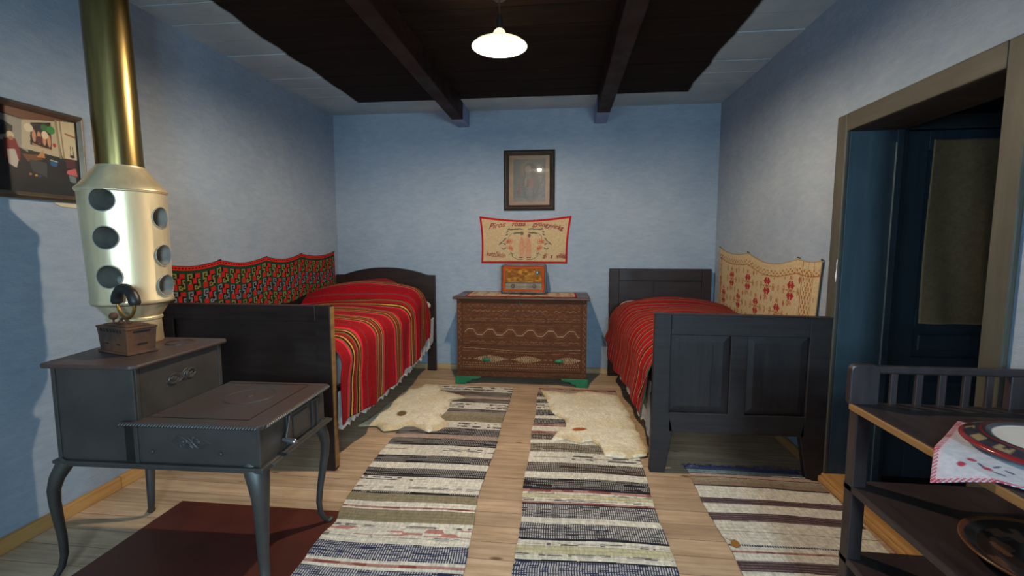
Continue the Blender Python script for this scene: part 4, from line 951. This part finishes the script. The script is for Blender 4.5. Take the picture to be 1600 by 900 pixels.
# framed photograph on the left wall
t = thing('framed_photograph', 'large framed colour photograph of a rustic interior on the left wall', 'picture', (XL+.01, 1.72, 1.50))
fy0, fy1, fz0, fz1 = 1.38, 2.066, 1.497, 1.910
frame_mb(fy0, fy1, fz0, fz1, .030, XL+.030, XL+.002, 'x').build('picture_frame', M['metalframe'], t, world=True, bevel=.002)
def phc(u, v, x, y, z):
    P_ = Paint(len(u), (18, 18, 18)); Y = y; Z = z
    # sheet coordinates taken from the photograph in the frame
    wall_ = (190, 182, 160)
    pic = (Y < 2.030) & (Z < 1.882) & (Z > 1.585); P_.put(pic, (30, 24, 24))
    poly(P_, Y, Z, [(1.38, 1.882), (1.96, 1.882), (1.83, 1.845), (1.38, 1.885)], (96, 56, 34))
    poly(P_, Y, Z, [(1.40, 1.90), (2.03, 1.885), (1.94, 1.862), (1.82, 1.84)], (112, 68, 44))
    poly(P_, Y, Z, [(1.40, 1.88), (1.81, 1.838), (1.825, 1.70), (1.75, 1.735), (1.40, 1.74)], (150, 150, 146))
    poly(P_, Y, Z, [(1.81, 1.838), (1.945, 1.862), (1.96, 1.70), (1.80, 1.715)], wall_)
    poly(P_, Y, Z, [(1.945, 1.866), (2.030, 1.876), (2.035, 1.70), (1.965, 1.70)], (206, 198, 172)); line(P_, Y, Z, [(1.948, 1.866), (1.957, 1.70)], .010, (150, 140, 118)); line(P_, Y, Z, [(1.965, 1.866), (1.972, 1.70)], .006, (140, 130, 110))
    poly(P_, Y, Z, [(1.40, 1.83), (1.74, 1.818), (1.775, 1.80), (1.77, 1.77), (1.725, 1.755), (1.40, 1.75)], (24, 24, 28))
    poly(P_, Y, Z, [(1.843, 1.832), (1.926, 1.852), (1.922, 1.727), (1.835, 1.737)], (34, 20, 20))
    for k in range(4): ell(P_, Y, Z, (1.853+k*.020, 1.778-.004*k), .008, .028, (206, 152, 122), 1, .3)
    ell(P_, Y, Z, (1.834, 1.808), .018, .018, (222, 216, 196)); ell(P_, Y, Z, (1.898, 1.822), .015, .016, (40, 112, 62)); ell(P_, Y, Z, (1.924, 1.818), .017, .018, (48, 140, 58)); ell(P_, Y, Z, (1.897, 1.790), .014, .018, (228, 214, 190)); ell(P_, Y, Z, (1.873, 1.764), .014, .015, (92, 20, 28)); ell(P_, Y, Z, (1.934, 1.752), .007, .009, (190, 34, 34))
    line(P_, Y, Z, [(1.845, 1.742), (1.88, 1.732), (1.92, 1.728)], .006, (190, 150, 110))
    line(P_, Y, Z, [(1.987, 1.815), (2.028, 1.807)], .008, (150, 104, 52)); line(P_, Y, Z, [(2.004, 1.76), (2.002, 1.715)], .003, (40, 34, 30)); line(P_, Y, Z, [(2.014, 1.76), (2.016, 1.715)], .003, (40, 34, 30)); ell(P_, Y, Z, (2.009, 1.714), .011, .007, (40, 34, 30))
    poly(P_, Y, Z, [(1.735, 1.745), (1.78, 1.75), (1.795, 1.70), (1.79, 1.655), (1.735, 1.66)], (128, 26, 32)); ell(P_, Y, Z, (1.762, 1.762), .014, .016, (208, 192, 166)); ell(P_, Y, Z, (1.764, 1.748), .009, .009, (164, 112, 90)); poly(P_, Y, Z, [(1.745, 1.70), (1.775, 1.705), (1.785, 1.66), (1.775, 1.625), (1.748, 1.64)], (190, 186, 182))
    poly(P_, Y, Z, [(1.80, 1.69), (1.86, 1.695), (1.88, 1.678), (1.82, 1.66)], (120, 76, 40)); poly(P_, Y, Z, [(1.855, 1.685), (1.885, 1.722), (1.89, 1.685)], (196, 140, 86))
    poly(P_, Y, Z, [(1.825, 1.672), (1.895, 1.665), (1.892, 1.60), (1.835, 1.62)], (62, 64, 66)); ell(P_, Y, Z, (1.925, 1.668), .016, .014, (24, 92, 148)); line(P_, Y, Z, [(1.912, 1.682), (1.94, 1.678)], .005, (180, 190, 196))
    poly(P_, Y, Z, [(1.98, 1.645), (2.02, 1.66), (2.026, 1.622), (1.978, 1.628)], (196, 96, 100)); poly(P_, Y, Z, [(1.985, 1.625), (2.018, 1.62), (2.018, 1.59), (1.99, 1.592)], (110, 130, 138)); poly(P_, Y, Z, [(1.975, 1.70), (2.022, 1.70), (2.022, 1.662), (1.98, 1.655)], (84, 34, 34))
    for a, b_, c_ in ((1.825, 1.607, (176, 110, 70)), (1.848, 1.604, (196, 150, 70)), (1.862, 1.602, (40, 70, 130)), (1.55, 1.65, (92, 60, 40))): ell(P_, Y, Z, (a, b_), .006, .005, c_)
    poly(P_, Y, Z, [(1.40, 1.74), (1.70, 1.74), (1.71, 1.60), (1.40, 1.60)], (58, 38, 30)); P_.put(~pic, (18, 18, 18)); return P_.c
sheet('print', lambda u, v: (XL+.012+0*u, fy0+.02+u*(fy1-fy0-.04), fz0+.02+v*(fz1-fz0-.04)), phc, 330, 200, M['print'], t)
MB().box(XL+.0145, XL+.016, fy0+.025, fy1-.025, fz0+.025, fz1-.025).build('glass_pane', M['glass'], t, world=True)
o = MB().prism([(1.915, 1.492), (2.062, 1.494), (2.06, 1.470), (1.945, 1.474)], XL+.0005, XL+.004, 'x').build('paper_slip', M['paper'])
props(o, 'small yellowed paper slip on the left wall just under the framed photograph', 'paper')

# ------------------------------------------------------------------ rugs
def rugcol(segs, y_end):
    ys = [s[0] for s in segs]+[y_end]
    tb = [s[1] for s in segs]
    def fn(u, v, x, y, z, uu, yy, ix, iy):
        n = len(u); P_ = Paint(n, (236, 226, 210)); i = np.clip(np.searchsorted(-np.array(ys), -yy, 'right')-1, 0, len(tb)-1); code = np.array(tb)[i]
        ymid = np.array([(ys[k]+ys[k+1])/2 for k in range(len(tb))])[i]; hh = np.array([(ys[k]-ys[k+1]) for k in range(len(tb))])[i]; rel = (yy-ymid)/hh
        P_.mul(.94+.10*vn(uu*90, yy*160, 1)); gx = ix//2; gy = iy//2; chk = ((gx+gy) % 2 == 0)
        for cde, dk, fr_ in (('D', (42, 38, 42), .80), ('B', (74, 58, 50), .75), ('W', (104, 92, 70), .8), ('G', (62, 60, 72), .66), ('N', (40, 48, 84), .60)):
            m = code == cde; rough_ = vn(uu*14, yy*90, 11) > .30
            light = ((gx % 2 == 0) & (gy % 2 == 0)) if cde in 'DBW' else ((gx % 2 == 0) & ((gy % 2 == 0) | (vn(gx*.13, gy*.8, 15) > .45)))
            run = vn(ix*.022, gy*.83, 5) > (.70 if cde in 'DBW' else .86)
            P_.put(m, dk); P_.put(m & light & ~run, (226, 218, 208), .9); P_.put(m & ~light & (vn(ix*.03, gy*.9, 9) > .74), (150, 140, 132), .5); P_.put(m & (vn(uu*22, yy*120, 7) > .92), dk, .6)
        for cde, cc in (('O', (146, 132, 104)), ('P', (186, 158, 142)), ('T', (156, 142, 120)), ('Y', (206, 196, 158)), ('E', (150, 124, 106)), ('K', (34, 32, 44)), ('F', (104, 106, 156))): P_.put(code == cde, cc, .96)
        dash = (vn(uu*9, ymid*40, 3) > .45) & (vn(uu*42, yy*60, 6) > .38)
        m = code == 'M'; P_.put(m & (np.abs(np.abs(rel)-.22) < .10) & dash, (62, 56, 66), .85); P_.put(m & (np.abs(rel) < .06) & (vn(uu*11, ymid*9, 8) > .5), (120, 108, 98), .6)
        m = code == 'Q'; P_.put(m & (vn(uu*12, yy*60, 12) > .62), (186, 96, 88), .7)
        m = code == 'R'; P_.put(m, (178, 112, 104), .75); P_.put(m & (vn(uu*16, yy*50, 2) > .6), (140, 70, 60), .8)
        m = code == 'L'; P_.put(m, (74, 52, 58), .92); P_.put(m & (np.abs(np.mod(yy, .016)-.008) < .0022), (150, 128, 126), .8)
        P_.mul(.92+.14*vn(uu*220, yy*30, 21)); P_.mul(.93+.1*vn(uu*3, yy*3, 31)); return P_.c
    return fn
def rug(name, lab, y0, y1, xl, xr, segs, seed, nu, nv, z0=.0045, amp=.004, fr=True, kill=None):
    f = rugcol(segs, y0)
    def pos(u, v):
        y = y0+v*(y1-y0); a = xl(y)+.005*np.sin(y*9+seed)+.006*(vn(y*26, 0*y, seed)-.5); b_ = xr(y)+.005*np.sin(y*7+seed)+.006*(vn(y*26, 0*y, seed+3)-.5)
        x = a+u*(b_-a); return x, y+.008*np.sin(u*4+y*1.5+seed)+.005*(u-.5), z0+amp*(vn(u*4, v*14, seed))+.0022*np.abs(np.sin(v*(y1-y0)/.012*PI/2))*.6
    def col(u, v, x, y, z):
        uu = u*.68; yy = y0+v*(y1-y0)+.004*(vn(u*5, v*30, seed)-.5); return f(u, v, x, y, z, uu, yy, np.rint(u*nu).astype(int), np.rint(v*nv).astype(int))
    o = sheet(name, pos, col, nu, nv, M['rug'], thick=.004); return o
lrp = lambda pts: (lambda y: np.interp(y, [p[0] for p in pts], [p[1] for p in pts]))
seg1 = [(4.032, 'M'), (3.886, 'B'), (3.756, 'P'), (3.701, 'B'), (3.592, 'M'), (3.452, 'D'), (3.391, 'T'), (3.311, 'O'), (3.192, 'M'), (3.069, 'D'), (2.949, 'P'), (2.888, 'D'), (2.781, 'C'), (2.753, 'M'), (2.69, 'C'), (2.634, 'D'), (2.54, 'C'), (2.474, 'D'), (2.39, 'K'), (2.38, 'M'), (2.328, 'C'), (2.275, 'M'), (2.25, 'C'), (2.222, 'D'), (2.2, 'O'), (2.13, 'C'), (2.09, 'R'), (2.074, 'C'), (2.063, 'O'), (1.965, 'C'), (1.94, 'M'), (1.921, 'Q'), (1.866, 'M'), (1.839, 'C'), (1.809, 'N'), (1.708, 'C'), (1.689, 'R'), (1.67, 'C'), (1.652, 'N'), (1.54, 'C'), (1.46, 'O'), (1.38, 'C'), (1.3, 'D')]
seg2 = [(4.042, 'R'), (4.0, 'P'), (3.919, 'B'), (3.803, 'C'), (3.739, 'B'), (3.648, 'M'), (3.498, 'D'), (3.373, 'C'), (3.315, 'D'), (3.203, 'R'), (3.168, 'C'), (3.084, 'R'), (3.049, 'B'), (2.947, 'C'), (2.893, 'W'), (2.771, 'C'), (2.741, 'M'), (2.654, 'C'), (2.63, 'B'), (2.516, 'C'), (2.445, 'D'), (2.346, 'K'), (2.327, 'R'), (2.304, 'M'), (2.284, 'Y'), (2.249, 'M'), (2.216, 'R'), (2.2, 'K'), (2.189, 'G'), (2.08, 'C'), (2.034, 'G'), (1.93, 'K'), (1.914, 'C'), (1.899, 'M'), (1.878, 'Y'), (1.83, 'M'), (1.81, 'C'), (1.788, 'K'), (1.776, 'N'), (1.66, 'C'), (1.58, 'M'), (1.5, 'G'), (1.4, 'C'), (1.34, 'D')]
seg3 = [(2.696, 'F'), (2.652, 'E'), (2.636, 'C'), (2.6, 'L'), (2.59, 'P'), (2.56, 'L'), (2.552, 'P'), (2.544, 'T'), (2.51, 'E'), (2.467, 'K'), (2.457, 'C'), (2.341, 'L'), (2.29, 'C'), (2.21, 'L'), (2.146, 'C'), (2.064, 'T'), (2.06, 'C'), (1.973, 'N'), (1.961, 'C'), (1.932, 'R'), (1.917, 'C'), (1.869, 'L'), (1.806, 'C'), (1.74, 'N'), (1.72, 'C'), (1.6, 'L'), (1.52, 'C')]
o = rug('rag_rug', '', 1.25, 4.032, lrp([(1.2, -1.01), (1.59, -1.045), (1.85, -1.05), (1.95, -1.040), (2.03, -1.07), (2.14, -1.09), (3.0, -1.135), (4.04, -1.125)]), lrp([(1.2, -.36), (1.66, -.378), (2.15, -.415), (3.0, -.42), (4.05, -.431)]), seg1, 1, 252, 1050)
props(o, 'long striped rag rug at left with olive and navy bands reaching past the stove', 'rug', 'striped rag rugs on the floor')
o = rug('rag_rug', '', 1.28, 4.042, lrp([(1.2, -.175), (1.69, -.181), (2.56, -.197), (4.04, -.204)]), lrp([(1.2, .46), (1.75, .464), (2.61, .468), (4.04, .48)]), seg2, 2, 252, 1050)
props(o, 'long striped rag rug in the middle in front of the chest of drawers', 'rug', 'striped rag rugs on the floor')
o = rug('rag_rug', '', 1.545, 2.68, lrp([(1.5, .70), (1.785, .714), (2.65, .716)]), lrp([(1.5, 1.37), (2.0, 1.382), (2.44, 1.392), (2.56, 1.390), (2.60, 1.338)]), seg3, 3, 246, 450)
props(o, 'short pale rag rug with brown stripes beside the doorway', 'rug', 'striped rag rugs on the floor')
b = MB(); r = random.Random(4)
for k in range(90):
    x = .715+k*.0076; y = 2.675; a = r.uniform(-.6, .6); L_ = r.uniform(.02, .05)
    b.tube([(x, y, .008), (x+a*L_*.5, y+L_*.6, .010), (x+a*L_, y+L_, .004)], .0012, 4)
b.build('fringe', simple('blue fringe', (92, 92, 150), .9, 0, .3, 30, 0), o, label='frayed blue end')

# ------------------------------------------------------------------ sheepskins
def skin(name, lab, pts, seed, spots):
    pts = np.array(pts); c = pts.mean(0)
    # resample outline
    cl = np.vstack([pts, pts[:1]]); seglen = np.hypot(*np.diff(cl, axis=0).T); s = np.concatenate([[0], np.cumsum(seglen)])
    def outline(u):
        q = np.mod(u, 1)*s[-1]; x = np.interp(q, s, cl[:, 0]); y = np.interp(q, s, cl[:, 1])
        j = .010*(vn(u*90, 0*u, seed)-.5)+.014*(vn(u*34, 0*u, seed+1)-.5); d = np.hypot(x-c[0], y-c[1])
        return x+j*(x-c[0])/d, y+j*(y-c[1])/d
    def pos(u, v):
        x, y = outline(np.where(u >= 1, 0, u)); q = v**.75; X = c[0]+(x-c[0])*q; Y = c[1]+(y-c[1])*q
        h = .024*np.sqrt(np.clip(1-q**5, 0, 1))*(.7+.3*vn(X*9, Y*9, seed))+.004*vn(X*70, Y*70, seed+5)*(q < .995)
        return X, Y, .0125+h
    def col(u, v, x, y, z):
        P_ = Paint(len(u), (252, 238, 212)); e = v**.75; P_.put(np.clip((e-.80)/.2, 0, 1)*(vn(x*12, y*12, seed) > .35), (206, 166, 104), .55); P_.mul(.94+.08*vn(x*26, y*26, seed+2)); P_.mul(.95+.07*vn(x*110, y*110, seed+8))
        P_.put(np.clip((vn(x*5, y*5, seed+3)-.6)*5, 0, 1), (222, 196, 150), .3)
        for sx_, sy_, rx, ry, cc, ro in spots: ell(P_, x, y, (sx_, sy_), rx, ry, cc, .9, .4, ro)
        return P_.c
    o = sheet(name, pos, col, 420, 70, M['fleece']); return props(o, lab, 'sheepskin', None)
skin('sheepskin', 'cream sheepskin with a brown knot lying by the left bed', [(-1.43, 3.02), (-1.40, 3.25), (-1.385, 3.5), (-1.34, 3.72), (-1.345, 3.86), (-1.26, 3.93), (-1.245, 4.02), (-1.12, 4.02), (-1.05, 3.90), (-1.06, 3.85), (-.87, 3.76), (-.80, 3.70), (-.90, 3.62), (-.88, 3.40), (-.89, 3.20), (-.80, 3.12), (-.84, 3.02), (-.90, 2.965), (-.98, 3.03), (-1.08, 3.07), (-1.13, 2.99), (-1.22, 2.955), (-1.30, 3.04)], 3, [(-1.19, 3.24, .035, .05, (112, 84, 50), .3)])
skin('sheepskin', 'cream sheepskin with an orange patch lying by the right bed', [(-.185, 3.97), (-.02, 3.93), (.10, 3.90), (.22, 3.99), (.35, 3.93), (.478, 3.88), (.50, 3.65), (.515, 3.40), (.525, 3.15), (.545, 2.92), (.525, 2.78), (.40, 2.725), (.27, 2.74), (.245, 2.87), (.20, 2.95), (.12, 2.91), (.03, 2.96), (-.075, 2.90), (-.03, 3.05), (.04, 3.13), (.03, 3.30), (-.04, 3.37), (-.09, 3.50), (-.10, 3.62), (-.14, 3.80)], 6, [(.125, 3.085, .05, .022, (168, 78, 36), .3)])

# dry leaf on the short rug
b = MB(); b.prism([(.727, 1.955), (.740, 1.985), (.758, 1.995), (.770, 1.975), (.765, 1.95), (.745, 1.94)], .012, .0145, 'z'); b.tube([(.74, 1.985, .014), (.722, 2.0, .016)], .0012, 6)
props(b.build('dry_leaf', simple('dry leaf', (152, 100, 40), .7)), 'small curled brown dry leaf lying on the short pale rug', 'leaf')

# ------------------------------------------------------------------ rack at the right
t = thing('wooden_rack', 'dark wooden plate rack with three shelves in the right foreground', 'rack', (1.16, 1.10, 0))
X0, X1, Y0, Y1 = .905, 1.405, .55, 1.535
def shelf_(z, n_, wornedge):
    MB().box(X0+.004, X1, Y0, Y1, z-.022, z).build('shelf', M['rack'], t, world=True, bevel=.003)
    if wornedge: MB().box(X0-.002, X0+.006, Y0, Y1-.01, z-.021, z-.001).build('worn_edge', M['worn'], t, world=True, bevel=.002, label='worn ochre front edge')
shelf_(.800, 0, True); shelf_(.540, 1, False); shelf_(.300, 2, False)
for (x, y) in ((X0, Y1-.045), (X1-.042, Y1-.045), (X0, Y0), (X1-.042, Y0)):
    MB().box(x+.004, x+.046, y, y+.04, 0, .778).build('post', M['rackz'], t, world=True, bevel=.003)
for z_ in (.258, .500): MB().box(X0+.045, X1-.04, Y1-.012, Y1-.002, z_, z_+.019).build('back_rail', M['rack'], t, world=True, bevel=.002)
g = rrect(.085, .135, .020, 6)
b = MB(); b.prism([(x+X0+.0425-.006, z+.790) for x, z in g], Y1-.020, Y1+.004); b.build('gallery_end', M['rackz'], t, world=True, bevel=.004)
MB().box(X0+.05, X1+.02, Y1-.018, Y1+.002, .897, .922).build('gallery_rail', M['rack'], t, world=True, bevel=.006)
for x in (1.030, 1.102, 1.168, 1.236, 1.300): MB().box(x-.010, x+.010, Y1-.013, Y1-.003, .798, .900).build('spindle', M['rackz'], t, world=True, bevel=.002)
MB().box(X1-.055, X1+.02, Y1-.02, Y1+.004, .79, .90).build('gallery_end', M['rackz'], t, world=True, bevel=.004)

def dpos(u, v):
    # square turned 45 degrees, left corner droops over the shelf edge
    a = (u-.5)*.40; b_ = (v-.5)*.40; x = 1.10+(a-b_)*.7071-.0; y = 1.105+(a+b_)*.7071*.95
    over = np.maximum(.905-x, 0); z = .8045+.003*vn(u*6, v*6, 4)-over*.55; x = x+over*.25; return x, y, z
def dcol2(u, v, x, y, z):
    P_ = Paint(len(u), (198, 200, 212)); A = (u-.5)*.4; B = (v-.5)*.4; e = np.minimum(np.minimum(u, 1-u), np.minimum(v, 1-v))*.4
    rr_ = vn(u*20, v*20, 2)
    for cx_ in (-1, 1):
        for cy_ in (-1, 1):
            c0, c1 = cx_*.145+.01*cy_, cy_*.10
            for da, db in ((0, 0), (.034, .030), (-.004, .042)): ell(P_, A, B, (c0+da, c1+db), .0095, .008, (168, 36, 60), .85, .4, .6)
            for da, db, ro in ((.014, .012, .5), (-.014, -.02, 1.2), (.026, -.012, -.4), (.012, -.034, .9)): ell(P_, A, B, (c0+da, c1+db), .012, .0035, (66, 66, 104), .8, .4, ro)
    P_.put((e < .010) & (np.sin((A+B)*2*PI/.012) > -.2), (182, 36, 58), .9); P_.put((e < .016) & (e > .010), (220, 190, 200), .6); return P_.c
o = sheet('doily', dpos, dcol2, 130, 130, M['textile'], thick=.002)
props(o, 'white embroidered doily with red edging under the painted plate', 'doily')
def dish(name, lab, c, R, prof, colf, mt, cat, n=72):
    rs = np.array([p[0] for p in prof]); zs = np.array([p[1] for p in prof]); s = np.concatenate([[0], np.cumsum(np.hypot(np.diff(rs), np.diff(zs)))]); s /= s[-1]
    def pos(u, v):
        r = np.interp(v, s, rs); z = np.interp(v, s, zs); a = u*2*PI; return c[0]+r*np.cos(a), c[1]+r*np.sin(a), c[2]+z
    return props(sheet(name, pos, lambda u, v, x, y, z: colf(np.interp(v, s, rs)/R, u, v), 144, 90, mt), lab, cat)
def pc(r, u, v):
    P_ = Paint(len(u), (48, 44, 52)); P_.put(v > .5, (186, 178, 170)); top = v < .62
    P_.put(top & (r < .66), (214, 206, 200)); P_.put(top & (r > .66) & (r < .70), (60, 52, 58)); P_.put(top & (np.abs(r-.76) < .015), (130, 36, 34)); P_.put(top & (r > .955), (132, 36, 36))
    a = np.mod(u*14, 1); P_.put(top & (np.abs(r-.87) < .05) & (np.abs(a-.5) < .22) & (vn(u*80, r*20, 3) > .35), (150, 128, 92), .9); P_.put(v > .62, (150, 112, 52)); return P_.c
dish('painted_plate', 'dark glazed plate with red rings and a pale centre on the doily', (1.150, 1.160, .8085), .172, [(.0008, .026), (.11, .028), (.122, .034), (.145, .030), (.170, .018), (.172, .015), (.168, .011), (.13, .010), (.10, .002), (.0008, .002)], pc, M['plate'], 'plate')
def bc(r, u, v):
    P_ = Paint(len(u), (44, 32, 26)); P_.put(r > .93, (104, 62, 34)); P_.put((v < .5) & (r < .8) & (vn(np.cos(u*6.28)*r*9+20, np.sin(u*6.28)*r*9+20, 5) > .62), (112, 72, 50), .8); P_.put(v > .55, (70, 44, 30)); return P_.c
dish('wooden_bowl', 'round dark brown wooden dish with lighter rim on the middle rack shelf', (1.150, 1.13, .5415), .175, [(.0008, .014), (.10, .014), (.14, .020), (.168, .034), (.174, .036), (.175, .032), (.150, .012), (.11, .001), (.0008, .001)], bc, M['plate'], 'dish')
b = MB(); b.lathe([(.001, .006), (.026, .006), (.031, .10), (.033, .10), (.028, 0), (.001, 0)], 40)
b.v = [(x+1.232, y+1.175, z+.8365+.002) for x, y, z in b.v]; o = b.build('drinking_glass', M['glass'], smooth=40)
props(o, 'clear drinking glass standing on the painted plate at the right frame edge', 'glass')
